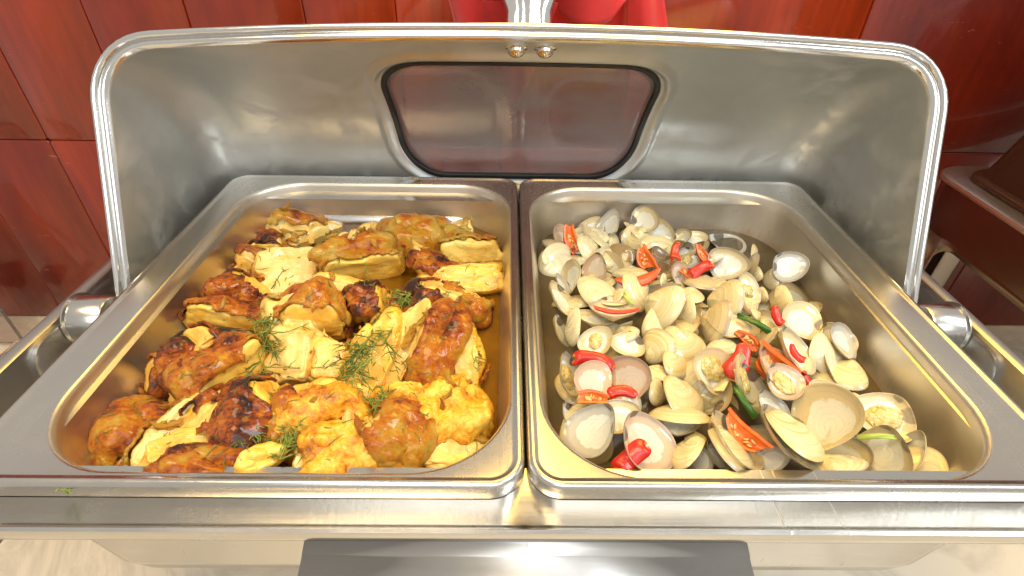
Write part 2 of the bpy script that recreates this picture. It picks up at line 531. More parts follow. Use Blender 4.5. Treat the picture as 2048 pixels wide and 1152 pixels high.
dn = t.ramp(t.math('ADD', dark, t.math('MULTIPLY', t.math('SUBTRACT', t.noise(c, 5, 3), 0.5), 0.5)), [(0.42, 0.0), (0.56, 1.0)])
dn = t.math('MULTIPLY', dn, t.ramp(inf.outputs['Random'], [(0.15, 0.15), (0.30, 1.0)]))
col = t.mix(t.math('MULTIPLY', dn, 0.9), col, t.mix(nz, (0.035, 0.028, 0.026), (0.16, 0.135, 0.125)))
M['clam_in'] = t.set(Base_Color=col, Roughness=0.18, Coat_Weight=0.7, Coat_Roughness=0.06, Normal=t.bump(t.math('ADD', t.math('MULTIPLY', inner, -0.5), t.math('ADD', t.math('MULTIPLY', ringl, -0.3), t.math('MULTIPLY', nz, 0.9))), 0.3, 0.0008))

t = NT('clam_meat')
c = t.coord()
n1 = t.noise(c, 6, 5, 0.65, 0.8)
M['clam_meat'] = t.set(Base_Color=t.ramp(n1, [(0.30, (0.30, 0.19, 0.04)), (0.42, (0.56, 0.41, 0.11)), (0.60, (0.72, 0.60, 0.28))]), Roughness=0.22, Coat_Weight=0.5, Coat_Roughness=0.1, Normal=t.bump(n1, 0.5, 0.0016))

t = NT('chili_skin')
inf = t.n('ShaderNodeObjectInfo')
n1 = t.noise(t.coord(), 90, 4)
col = t.mix(n1, (0.42, 0.008, 0.006), (0.66, 0.026, 0.008))
col = t.mix(t.ramp(inf.outputs['Random'], [(0.60, 0.0), (0.95, 0.8)]), col, (0.80, 0.13, 0.012))
M['chili'] = t.set(Base_Color=col, Roughness=0.30, Coat_Weight=0.30, Coat_Roughness=0.12, Normal=t.bump(t.noise(t.coord((1, 0.5, 1)), 220, 4), 0.5, 0.0016))
t = NT('chili_flesh')
M['chili_in'] = t.set(Base_Color=t.mix(t.noise(t.coord(), 150, 4), (0.66, 0.06, 0.01), (0.88, 0.30, 0.05)), Roughness=0.3, Normal=t.bump(t.noise(t.coord(), 300, 3), 0.4, 0.001))
M['seed'] = plain('chili_seed', (0.86, 0.52, 0.20), 0.35)
t = NT('scallion_green')
tone = t.attr('tone', 'OBJECT')
fib = t.noise(t.coord((1, 0.04, 1)), 900, 3)
M['scallion'] = t.set(Base_Color=t.mix(t.math('MULTIPLY', fib, 0.5), t.mix(tone, (0.03, 0.10, 0.008), (0.33, 0.44, 0.06)), t.mix(tone, (0.07, 0.20, 0.02), (0.55, 0.62, 0.17))), Roughness=0.28,
                      Normal=t.bump(fib, 0.3, 0.0008))

# ------------------------------------------------------------------ setting: table and wall
TABLE_Z, WALL_Y = -0.293, 0.460
v, f = boxm(-1.6, 1.6, -0.75, WALL_Y + 0.02, TABLE_Z - 0.03, TABLE_Z)
tag(obj('table_top', v, f, M['marble']), kind='structure')

wall = obj('wall', *boxm(-1.6, 1.6, WALL_Y + 0.016, WALL_Y + 0.04, TABLE_Z, 0.30), M['wall_dark'])
tag(wall, kind='structure')
random.seed(4)
seams = [-1.5, -1.2, -0.95, -0.76, -0.655, -0.545, -0.440, -0.338, -0.2185, -0.125, -0.02, 0.12, 0.357, 0.62, 0.90, 1.2, 1.5]
JOINT = -0.0235
for i in range(len(seams) - 1):
    a, b = seams[i], seams[i + 1]
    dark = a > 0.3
    for z0, z1 in ((TABLE_Z + 0.001, JOINT), (JOINT, 0.298)):
        g = 0.0004
        dy = random.uniform(-0.0006, 0.0006)
        lo = [(x, WALL_Y + dy + y, z) for (x, z), y in zip(rr(a + g, b - g, z0 + g, z1 - g, 0.004, 3, 0), [0.015] * 99)]
        l2 = [(x, WALL_Y + dy + 0.0008, z) for (x, z) in rr(a + g, b - g, z0 + g, z1 - g, 0.004, 3, 0)]
        l3 = [(x, WALL_Y + dy, z) for (x, z) in rr(a + g + 0.001, b - g - 0.001, z0 + g + 0.001, z1 - g - 0.001, 0.003, 3, 0)]
        v, f = loft([lo, l2, l3], cap_end=True)
        f = [tuple(reversed(q)) for q in f]
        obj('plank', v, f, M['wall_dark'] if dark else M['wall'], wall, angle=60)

# ------------------------------------------------------------------ chafing dish
dish = tag(empty('chafing_dish', (0, 0.155, TABLE_Z)), 'large stainless steel roll-top chafing dish with its lid rolled open', 'chafing dish')
DO = Vector((0, 0.155, TABLE_Z))


def part(name, v, f, mat, parent=dish, angle=40, midx=None):
    """a part given in world coordinates under a parent that sits at DO"""
    return obj(name, [tuple(Vector(p) - DO) for p in v], f, mat, parent, midx, angle)


def prect(off, z, rad=0.03):
    return [(x, y, z) for x, y in rr(-0.267 - off, 0.267 + off, -0.0145 - off, 0.3235 + off, max(0.004, rad + off), 8, 6)]


v, f = loft([prect(-0.030, -0.0092), prect(-0.0015, -0.0092), prect(0.0, -0.0082), prect(0.0012, -0.0062), prect(0.0028, -0.0056), prect(0.0042, -0.0064),
             prect(0.0050, -0.0090), prect(0.0046, -0.0125), prect(0.0030, -0.0150), prect(-0.0010, -0.0162), prect(-0.006, -0.0165)])
rim = part('rim_frame', v, f, M['frame'])
v, f = loft([prect(-0.0035, -0.0166), prect(-0.010, -0.0240), prect(-0.016, -0.0300), prect(-0.020, -0.0330), prect(-0.0225, -0.040), prect(-0.026, -0.096, 0.045),
             prect(-0.030, -0.110, 0.05), prect(-0.040, -0.118, 0.055), prect(-0.058, -0.122, 0.06)], cap_end=True)
part('water_pan', v, f, M['frame'])

# horizontal plate under the front rim
pl = [(-0.0085, -0.0185), (-0.0100, -0.0235), (-0.0175, -0.0265), (-0.0182, -0.0275), (-0.0320, -0.0315), (-0.0350, -0.0335), (-0.0362, -0.0380), (-0.0362, -0.060)]
v, f = [], []
for y, z in pl:
    v += [(-0.1012, y, z), (0.1018, y, z)]
for i in range(len(pl) - 1):
    f.append((2 * i, 2 * i + 1, 2 * i + 3, 2 * i + 2))
M['plate'] = steel('plate_steel', (0.50, 0.47, 0.43), 0.33, (0.04, 1, 1), 1.2, 0.14)
solidify(part('front_plate', v, f, M['plate'], angle=25), 0.0015)

for s in (-1, 1):
    # side channel: outer wall with a rolled lip, floor, inner face
    prof = [(0.2735, -0.030), (0.2735, -0.062), (0.277, -0.066), (0.316, -0.066), (0.3195, -0.062), (0.3205, -0.030), (0.3200, -0.0255), (0.3215, -0.0240), (0.3255, -0.0242), (0.3268, -0.026), (0.3268, -0.080)]
    ys = [-0.03 + 0.02 * k for k in range(20)]
    v = [(s * x, y, z) for y in ys for x, z in prof]
    n = len(prof)
    f = []
    for i in range(len(ys) - 1):
        for j in range(n - 1):
            q = (i * n + j, i * n + j + 1, (i + 1) * n + j + 1, (i + 1) * n + j)
            f.append(q if s < 0 else tuple(reversed(q)))
    solidify(part('side_channel', v, f, M['bracket'], angle=50), 0.0012)
    # pressed bracket plate with a rounded outline that carries the hinge
    out = [(y, z) for y, z in rr(0.108, 0.206, -0.0610, -0.0275, (0.006, 0.016), 6, 2)]
    out2 = [(y, z) for y, z in rr(0.110, 0.204, -0.0610, -0.0295, (0.005, 0.014), 6, 2)]
    v, f = loft([[(s * 0.3193, y, z) for y, z in out], [(s * 0.3165, y, z) for y, z in out], [(s * 0.3155, y, z) for y, z in out2]], cap_end=True)
    if s > 0: f = [tuple(reversed(q)) for q in f]
    br = part('hinge_bracket', v, f, M['bracket'])
    for y, z in ((0.118, -0.050), (0.196, -0.038)):
        v, f = tube([(s * 0.3165, y, z), (s * 0.3140, y, z), (s * 0.3132, y, z)], [0.0022, 0.0022, 0.0010], 10)
        part('rivet', v, f, M['dark_steel'], br)
    dr = [(s * 0.3150, 0.1545, -0.0345), (s * 0.3140, 0.1545, -0.0345), (s * 0.3132, 0.1545, -0.0345), (s * 0.292, 0.1545, -0.0345), (s * 0.2908, 0.1545, -0.0345), (s * 0.2906, 0.1545, -0.0345)]
    v, f = tube(dr, [0.0185, 0.0185, 0.0168, 0.0168, 0.0158, 0.003], 40)
    part('hinge_drum', v, f, M['frame'])
    for y in (0.17, 0.315):
        v, f = loft([[(s * (0.298 + dx * k), y + dy * k, z) for dx, dy in rr(-0.018, 0.018, -0.012, 0.012, 0.005, 4, 0)] for k, z in ((1, -0.067), (0.8, -0.15), (0.8, TABLE_Z + 0.01), (1.1, TABLE_Z + 0.006), (1.1, TABLE_Z))], True, True)
        part('leg', v, f, M['frame'])

# --- roll-top lid: a shell turned about the hinge axis, opened to about 60 degrees behind upright
PIV_Y, PIV_Z, RIN, XIN, FIL = 0.163, -0.026, 0.1725, 0.2800, 0.034
RIM_A, END_A = math.radians(64.0), math.radians(-32)


def bow(x, a):
    """the roll bulges a little towards the middle of its free edge"""
    return 0.0085 * max(0.0, 1 - (x / 0.25) ** 2) * max(0.0, (a - math.radians(5)) / (RIM_A - math.radians(5)))


def lidpt(x, a, r):
    r2_ = r + bow(x, a) * (1 if r > 0.1 else 0)
    return (x, PIV_Y + r2_ * math.cos(a), PIV_Z + r2_ * math.sin(a))


def section(n_side=10, n_f=9, n_mid=0):
    """cross-section across the lid: (x, r) from the left hinge over the roll to the right hinge"""
    L = [(-XIN, r) for r in np.linspace(-0.012, RIN - FIL, n_side)]
    L += [(-XIN + FIL - FIL * math.cos(k / n_f * math.pi / 2), RIN - FIL + FIL * math.sin(k / n_f * math.pi / 2)) for k in range(1, n_f + 1)]
    Rr = [(-x, r) for x, r in reversed(L)]
    return L, Rr


Ls, Rs = section()
WX, A0, A1, WR = 0.1135, math.radians(7.0), math.radians(51.5), 0.040     # window half width, angles, corner radius
BX, B0, B1 = 0.150, math.radians(0.5), math.radians(58.0)                 # block of the roll that holds the window
angs = list(np.linspace(END_A, B0, 9)) + list(np.linspace(B0, B1, 29))[1:] + list(np.linspace(B1, RIM_A, 5))[1:]
xs_mid = [-XIN + FIL] + list(np.linspace(-0.235, -BX, 7)) + list(np.linspace(-BX, BX, 25))[1:] + list(np.linspace(BX, 0.235, 7))[1:] + [XIN - FIL]
V, F = [], []


def strip(cols):
    """cols: list of (x, r) points; joins them over all angles"""
    base = len(V)
    for a in angs:
        for x, r in cols:
            V.append(lidpt(x, a, r) if r > 0 else (x, PIV_Y + r * math.cos(a), PIV_Z + r * math.sin(a)))
    n = len(cols)
    for i in range(len(angs) - 1):
        for j in range(n - 1):
            F.append((base + i * n + j, base + i * n + j + 1, base + (i + 1) * n + j + 1, base + (i + 1) * n + j))


strip([(x, max(r, 0.004)) for x, r in Ls])
strip([(x, max(r, 0.004)) for x, r in Rs])
base = len(V)
n = len(xs_mid)
for a in angs:
    for x in xs_mid:
        V.append(lidpt(x, a, RIN))
for i in range(len(angs) - 1):
    for j in range(n - 1):
        inside = abs(0.5 * (xs_mid[j] + xs_mid[j + 1])) < BX and B0 < 0.5 * (angs[i] + angs[i + 1]) < B1
        if not inside:
            F.append((base + i * n + j, base + i * n + j + 1, base + (i + 1) * n + j + 1, base + (i + 1) * n + j))
# block with the window opening: rays from its centre meet the block outline and the rounded opening
ca = 0.5 * (A0 + A1)
ww, hh = WX, 0.5 * (A1 - A0) * RIN
xs_b = [x for x in xs_mid if abs(x) <= BX + 1e-6]
as_b = [a for a in angs if B0 - 1e-6 <= a <= B1 + 1e-6]
outl = [(x, B0) for x in xs_b] + [(BX, a) for a in as_b[1:]] + [(x, B1) for x in reversed(xs_b[:-1])] + [(-BX, a) for a in reversed(as_b[1:-1])]


def on_rr(dx, dy, w, h, r):
    """where a ray from the centre leaves a rounded rectangle"""
    lo, hi = 0.0, 2.0
    for _ in range(40):
        m = 0.5 * (lo + hi)
        px, py = abs(dx * m), abs(dy * m)
        qx, qy = max(px - (w - r), 0), max(py - (h - r), 0)
        ins = px <= w and py <= h and (qx * qx + qy * qy <= r * r or qx == 0 or qy == 0)
        lo, hi = (m, hi) if ins else (lo, m)
    return dx * lo * (1 - 0.07 * (0.5 - 0.5 * dy * lo / h)), dy * lo


loops = []
steps = [(None, 0.0), (0.0165, 0.0), (0.0135, -0.0004), (0.0115, -0.0022), (0.0085, -0.0030), (0.0062, -0.0022), (0.0045, -0.0002), (0.0025, 0.0006), (0.0, 0.0008), (0.0, 0.0028)]
for off, dr in steps:
    L = []
    for x, a in outl:
        dx, dy = x, (a - ca) * RIN
        if off is None:
            L.append(lidpt(x, a, RIN))
        else:
            sx, sy = on_rr(dx, dy, ww + off, hh + off, WR + off)
            L.append(lidpt(sx, ca + sy / RIN, RIN + dr))
    loops.append(L)
wv, wf = loft(loops)
ob_ = len(V)
V += wv
F += [tuple(i + ob_ for i in q) for q in wf]
lid = part('lid', V, F, M['lid'], angle=50)
bm = bmesh.new()
bm.from_mesh(lid.data)
bmesh.ops.remove_doubles(bm, verts=bm.verts, dist=0.0002)
bmesh.ops.recalc_face_normals(bm, faces=bm.faces)
bm.to_mesh(lid.data)
bm.free()
solidify(lid, 0.0009, 1.0)
ow, oh, orr = ww, hh, WR
# rubber seal and glass
seal = []
for off, dr in ((0.0010, -0.0002), (-0.0005, -0.0006), (-0.0030, -0.0006), (-0.0036, 0.0), (-0.0036, 0.0036)):
    seal.append([lidpt(*(lambda s: (s[0], ca + s[1] / RIN))(on_rr(x, (a - ca) * RIN, ow + off, oh + off, max(orr + off, 0.01))), RIN + dr) for x, a in outl])
v, f = loft(seal)
part('window_seal', v, f, M['gasket'], lid, angle=50).location = (0, 0, 0)
gl = []
for k in np.linspace(1.0, 0.02, 14):
    gl.append([lidpt(*(lambda s: (s[0] * k, ca + s[1] * k / RIN))(on_rr(x, (a - ca) * RIN, ow - 0.001, oh - 0.001, orr)), RIN + 0.0050) for x, a in outl])
v, f = loft(gl, cap_end=True)
solidify(part('window_glass', v, f, M['glass'], lid, angle=80), 0.0022, 1.0)

# beaded rim round the open edge of the lid
curve = [(x, r) for x, r in Ls] + [(x, RIN) for x in xs_mid[1:-1]] + [(x, r) for x, r in Rs]
nrm = []
for i in range(len(curve)):
    p0, p1 = curve[max(i - 1, 0)], curve[min(i + 1, len(curve) - 1)]
    dx, dr = p1[0] - p0[0], p1[1] - p0[1]
    l = math.hypot(dx, dr)
    nrm.append((-dr / l, dx / l))
bead = [(-0.0005, 0.0), (0.0012, 0.0018), (0.0030, 0.0028), (0.0048, 0.0022), (0.0060, 0.0006), (0.0072, 0.0004), (0.0084, 0.0020), (0.0102, 0.0034), (0.0122, 0.0030), (0.0136, 0.0012), (0.0140, -0.0020), (0.0134, -0.0055)]
V2 = []
for (x, r), (nx, nr) in zip(curve, nrm):
    for o_, h_ in [(q[0] * 0.78, q[1] * 0.85) for q in bead]:
        X, Rr_ = x + nx * o_, r + nr * o_ + (bow(x, RIM_A) if r > 0.1 else 0)
        a2 = RIM_A
        V2.append((X, PIV_Y + Rr_ * math.cos(a2) - h_ * math.sin(a2), PIV_Z + Rr_ * math.sin(a2) + h_ * math.cos(a2)))
nb = len(bead)
F2 = [(i * nb + j, (i + 1) * nb + j, (i + 1) * nb + j + 1, i * nb + j + 1) for i in range(len(curve) - 1) for j in range(nb - 1)]
part('lid_rim', V2, F2, M['lid_rim'], lid, angle=60)

# handle outside the lid, with the two screw heads that hold it inside
HA = math.radians(59.5)
hd = Vector((0, math.cos(HA), math.sin(HA)))
hu = Vector((0, -math.sin(HA), math.cos(HA)))
hc = Vector((0.0035, PIV_Y, PIV_Z)) - hd * 0.0045
post = []
for h_, w_, d_ in ((0.1855, 0.0225, 0.0110), (0.1870, 0.0225, 0.0110), (0.1925, 0.0185, 0.0095), (0.2000, 0.0160, 0.0085), (0.2080, 0.0155, 0.0080), (0.2160, 0.0180, 0.0080), (0.2230, 0.0225, 0.0082), (0.2300, 0.0300, 0.0090), (0.2360, 0.0400, 0.0100), (0.2420, 0.0520, 0.0105), (0.2480, 0.0560, 0.0090), (0.2510, 0.0500, 0.0060)):
    ring = []
    for k in range(36):
        a = 2 * math.pi * k / 36
        cxx, cyy = math.cos(a), math.sin(a)
        # a shallow groove down the middle of the stem
        groove = 1 - 0.35 * math.exp(-(cxx / 0.22) ** 2)
        ring.append(tuple(hc + hd * h_ + Vector((w_ * math.copysign(abs(cxx) ** 0.8, cxx), 0, 0)) + hu * (d_ * cyy * groove)))
    post.append(ring)
v, f = loft(post, True, True)
part('handle', v, f, M['chrome'], lid, angle=60)
for sx in (-0.0085, 0.0115):
    p = [hc + hd * h_ + Vector((sx, 0, 0)) for h_ in (0.1852, 0.1838, 0.1832, 0.1815, 0.1795, 0.1785, 0.1783)]
    v, f = tube(p, [0.0078, 0.0078, 0.0062, 0.0060, 0.0042, 0.0018, 0.0003], 24)
    part('screw', v, f, M['chrome'], lid, angle=30)

# ------------------------------------------------------------------ the two food pans
for name, x0, x1, o0, o1, yb, yf, lab in (('food_pan', -0.265, -0.0012, -0.2435, -0.0065, 0.3115, 0.0070, 'left half-size steel food pan full of roast chicken'),
                                          ('food_pan', 0.0012, 0.265, 0.0085, 0.2415, 0.3085, 0.0050, 'right half-size steel food pan full of clams')):
    base = ((x0 + x1) / 2, 0.16, -0.07)

    def outer(off, z):
        return [(x - base[0], y - base[1], z - base[2]) for x, y in rr(x0 - off, x1 + off, -off, 0.325 + off, 0.016 + off, 12, 10)]

    def opening(ins, z, rk=0.0):
        return [(x - base[0], y - base[1], z - base[2]) for x, y in rr(o0 + ins, o1 - ins, yf + ins, yb - ins, (0.050 - ins * 0.4 + rk, 0.050 - ins * 0.4 + rk), 12, 10)]

    L = [outer(0.0008, -0.0089), outer(0.0010, -0.0060), outer(0.0004, -0.0030), outer(-0.0005, -0.0008), outer(-0.0018, 0.0), outer(-0.0032, -0.0003), outer(-0.0045, -0.0012), outer(-0.0056, -0.0014),
         opening(-0.0008, -0.0014), opening(0.0, -0.0017), opening(0.0010, -0.0027), opening(0.0017, -0.0046), opening(0.0026, -0.012), opening(0.0070, -0.034), opening(0.0112, -0.0545),
         opening(0.0135, -0.0600), opening(0.0180, -0.0640), opening(0.0250, -0.0655)]
    v, f = loft(L, cap_end=True)
    nl_ = len(L[0])
    o = obj(name, v, f, [M['pan'], M['pan_in']], midx=[0 if (k // nl_) < 9 and k < nl_ * (len(L) - 1) else 1 for k in range(len(f))], angle=55)
    o.location = base
    tag(o, lab, 'food pan', 'food pans in the chafing dish')

liq = [(x, y, 0) for x, y in rr(-0.2435 + 0.0083, -0.0065 - 0.0083, 0.007 + 0.0083, 0.3115 - 0.0083, 0.046, 12, 8)]
v, f = loft([[(x * 1, y, -0.004) for x, y, z in liq], liq], cap_end=True)
o = obj('roasting_juices', v, f, M['juice'], angle=0)
o.location.z = -0.0395
tag(o, 'oily amber roasting juices lying under the chicken', 'juices', kind='stuff')
liq = [(x, y, 0) for x, y in rr(0.0085 + 0.0083, 0.2415 - 0.0083, 0.005 + 0.0083, 0.3085 - 0.0083, 0.0455, 12, 8)]
v, f = loft([[(x, y, -0.004) for x, y, z in liq], liq], cap_end=True)
o = obj('broth', v, f, M['broth'], angle=0)
o.location.z = -0.0395
tag(o, 'cloudy tan broth lying under the clams', 'broth', kind='stuff')

# ------------------------------------------------------------------ red cloth tied round the handle
def sheet(name, rows, nu, nv, parent, wave=0.004, ph=0.0):
    """a cloth sheet through rows of points (top row to bottom row), with folds"""
    R_ = [spline(r_, nu) for r_ in rows]
    cols = [spline([r_[i] for r_ in R_], nv) for i in range(nu + 1)]
    P = np.array(cols).transpose(1, 0, 2)
    v = []
    for i in range(nv + 1):
        for j in range(nu + 1):
            p = P[i, j].copy()
            p[1] += wave * math.sin(j / nu * 9.0 + ph + i / nv * 1.2) * (0.4 + 0.6 * i / nv)
            p[2] += 0.3 * wave * math.sin(j / nu * 13.0 + ph * 2)
            v.append(tuple(p))
    w = nu + 1
    f = [(i * w + j, i * w + j + 1, (i + 1) * w + j + 1, (i + 1) * w + j) for i in range(nv) for j in range(nu)]
    return solidify(obj(name, v, f, M['cloth'], parent, angle=0), 0.0010, 0)


cl = tag(empty('cloth_ribbon', (0, 0.30, 0.15)), 'red cloth tied in folds round the lid handle', 'cloth')


def cs(name, rows, nu=14, nv=10, wave=0.003, ph=0.0):
    o = sheet(name, [[(p[0], p[1] - 0.30, p[2] - 0.15) for p in r_] for r_ in rows], nu, nv, cl, wave, ph)
    return o


cs('fold', [[(-0.085, 0.322, 0.185), (-0.045, 0.318, 0.188), (-0.012, 0.312, 0.185)], [(-0.062, 0.325, 0.160), (-0.040, 0.312, 0.158), (-0.014, 0.306, 0.160)], [(-0.050, 0.330, 0.112), (-0.035, 0.318, 0.100), (-0.016, 0.316, 0.108)]], ph=0.4)
cs('fold', [[(-0.040, 0.308, 0.180), (-0.018, 0.300, 0.182), (-0.008, 0.303, 0.175)], [(-0.030, 0.312, 0.150), (-0.018, 0.304, 0.150), (-0.006, 0.307, 0.150)], [(-0.020, 0.322, 0.112), (-0.010, 0.316, 0.108), (-0.004, 0.318, 0.112)]], ph=1.9)
cs('fold', [[(0.014, 0.303, 0.178), (0.050, 0.306, 0.182), (0.088, 0.316, 0.178)], [(0.018, 0.306, 0.160), (0.055, 0.302, 0.158), (0.084, 0.318, 0.162)], [(0.022, 0.312, 0.146), (0.058, 0.304, 0.134), (0.080, 0.316, 0.152)]], ph=0.9, wave=0.004)
cs('fold', [[(0.016, 0.316, 0.172), (0.050, 0.322, 0.170), (0.080, 0.330, 0.166)], [(0.020, 0.324, 0.140), (0.054, 0.328, 0.138), (0.084, 0.336, 0.138)], [(0.018, 0.334, 0.104), (0.052, 0.334, 0.100), (0.088, 0.340, 0.104)]], ph=2.5)
cs('fold', [[(0.070, 0.312, 0.190), (0.084, 0.315, 0.188), (0.098, 0.322, 0.184)], [(0.078, 0.315, 0.158), (0.094, 0.315, 0.156), (0.108, 0.325, 0.156)], [(0.086, 0.322, 0.112), (0.106, 0.320, 0.106), (0.126, 0.330, 0.106)]], ph=0.2, wave=0.003)
cs('tail', [[(-0.030, 0.302, 0.150), (0.000, 0.300, 0.152), (0.026, 0.302, 0.150)], [(-0.024, 0.322, 0.108), (-0.004, 0.319, 0.106), (0.014, 0.322, 0.108)], [(-0.010, 0.333, 0.062), (-0.006, 0.333, 0.058), (-0.002, 0.333, 0.062)]], ph=1.0, wave=0.002)

# ------------------------------------------------------------------ neighbouring chafing dish on the right
D2 = Vector((0.66, 0.25, TABLE_Z))
nd = tag(empty('chafing_dish', D2), 'bronze-toned chafing dish with a smoked dome lid at the right edge', 'chafing dish')


def part2(name, v, f, mat, parent=nd, angle=40):
    return obj(name, [tuple(Vector(p) - D2) for p in v], f, mat, parent, None, angle)


def r2(off, z, rad=0.036):
    return [(x, y, z) for x, y in rr(0.455 - off, 0.845 + off, 0.13 - off, 0.412 + off, rad + off, 12, 6)]


v, f = loft([r2(-0.030, -0.024), r2(-0.028, -0.019), r2(-0.004, -0.0185), r2(-0.001, -0.0195), r2(0, -0.022), r2(-0.001, -0.0245), r2(-0.004, -0.025)])
part2('rim', v, f, M['pan_rim2'])
v, f = loft([r2(-0.004, -0.0252), r2(-0.005, -0.045), r2(-0.008, -0.076), r2(-0.014, -0.080)])
part2('body', v, f, M['dark_steel'])
# skirt under the body with an arched opening in its left side
yy = np.linspace(0.150, 0.400, 64)
v, f = [], []
for y in yy:
    d = abs(y - 0.262)
    top = -0.086 if d < 0.070 else (-0.086 - (0.026 - math.sqrt(max(0, 0.026 ** 2 - (min(d, 0.0959) - 0.070) ** 2))) if d < 0.096 else TABLE_Z)
    v += [(0.4660, y, -0.074), (0.4660, y, top)]
for i in range(len(yy) - 1):
    f.append((2 * i, 2 * i + 2, 2 * i + 3, 2 * i + 1))
solidify(part2('arched_side', v, f, M['dark_steel'], angle=30), 0.0016)
for x, y in ((0.50, 0.375), (0.50, 0.19), (0.82, 0.375), (0.82, 0.19)):
    v, f = loft([[(x + a, y + b, z) for a, b in rr(-0.012, 0.012, -0.010, 0.010, 0.004, 4, 0)] for z in (-0.0795, TABLE_Z)], True, True)
    part2('leg', v, f, M['dark_steel'])
dm = [r2(-0.020, -0.0183, 0.05), r2(-0.020, -0.015, 0.05), r2(-0.023, -0.0125, 0.052), r2(-0.027, -0.012, 0.055)]
for k in range(1, 13):
    a = k / 13 * math.pi / 2
    dm.append(r2(-0.027 - 0.110 * (1 - math.cos(a)), -0.012 + 0.160 * math.sin(a), 0.060 + 0.05 * math.sin(a)))
v, f = loft(dm, cap_end=True)
solidify(part2('dome_lid', v, f, M['smoked'], angle=60), 0.003)

# ------------------------------------------------------------------ acrylic sign stand at the left edge
st = tag(empty('sign_stand', (-0.672, 0.40, TABLE_Z)), 'clear acrylic stand at the left edge of the table, only its side showing', 'sign stand')
v, f = boxm(-0.16, 0.004, -0.0025, 0.0025, 0.005, 0.21)
o = bevel(obj('panel', v, f, M['acrylic'], st), 0.001)
v, f = merge([boxm(-0.003, 0.003, -0.075, -0.0026, 0.005, 0.011), loft([[(x, y, z) for y, z in ((-0.075, 0.011), (-0.068, 0.011), (-0.003, 0.14), (-0.003, 0.15))] for x in (-0.003, 0.003)], True, True)])
obj('strut', v, f, M['acrylic'], st)
v, f = boxm(-0.16, -0.07, -0.03, 0.03, 0.0, 0.0048)
bevel(obj('base', v, f, M['acrylic'], st), 0.001)
v, f = tube([(0.012, -0.030, 0.005), (0.012, -0.030, 0.012), (0.012, -0.030, 0.014), (0.012, -0.030, 0.0142)], [0.009, 0.009, 0.007, 0.001], 20)
obj('screw_cap', v, f, M['chrome'], st)

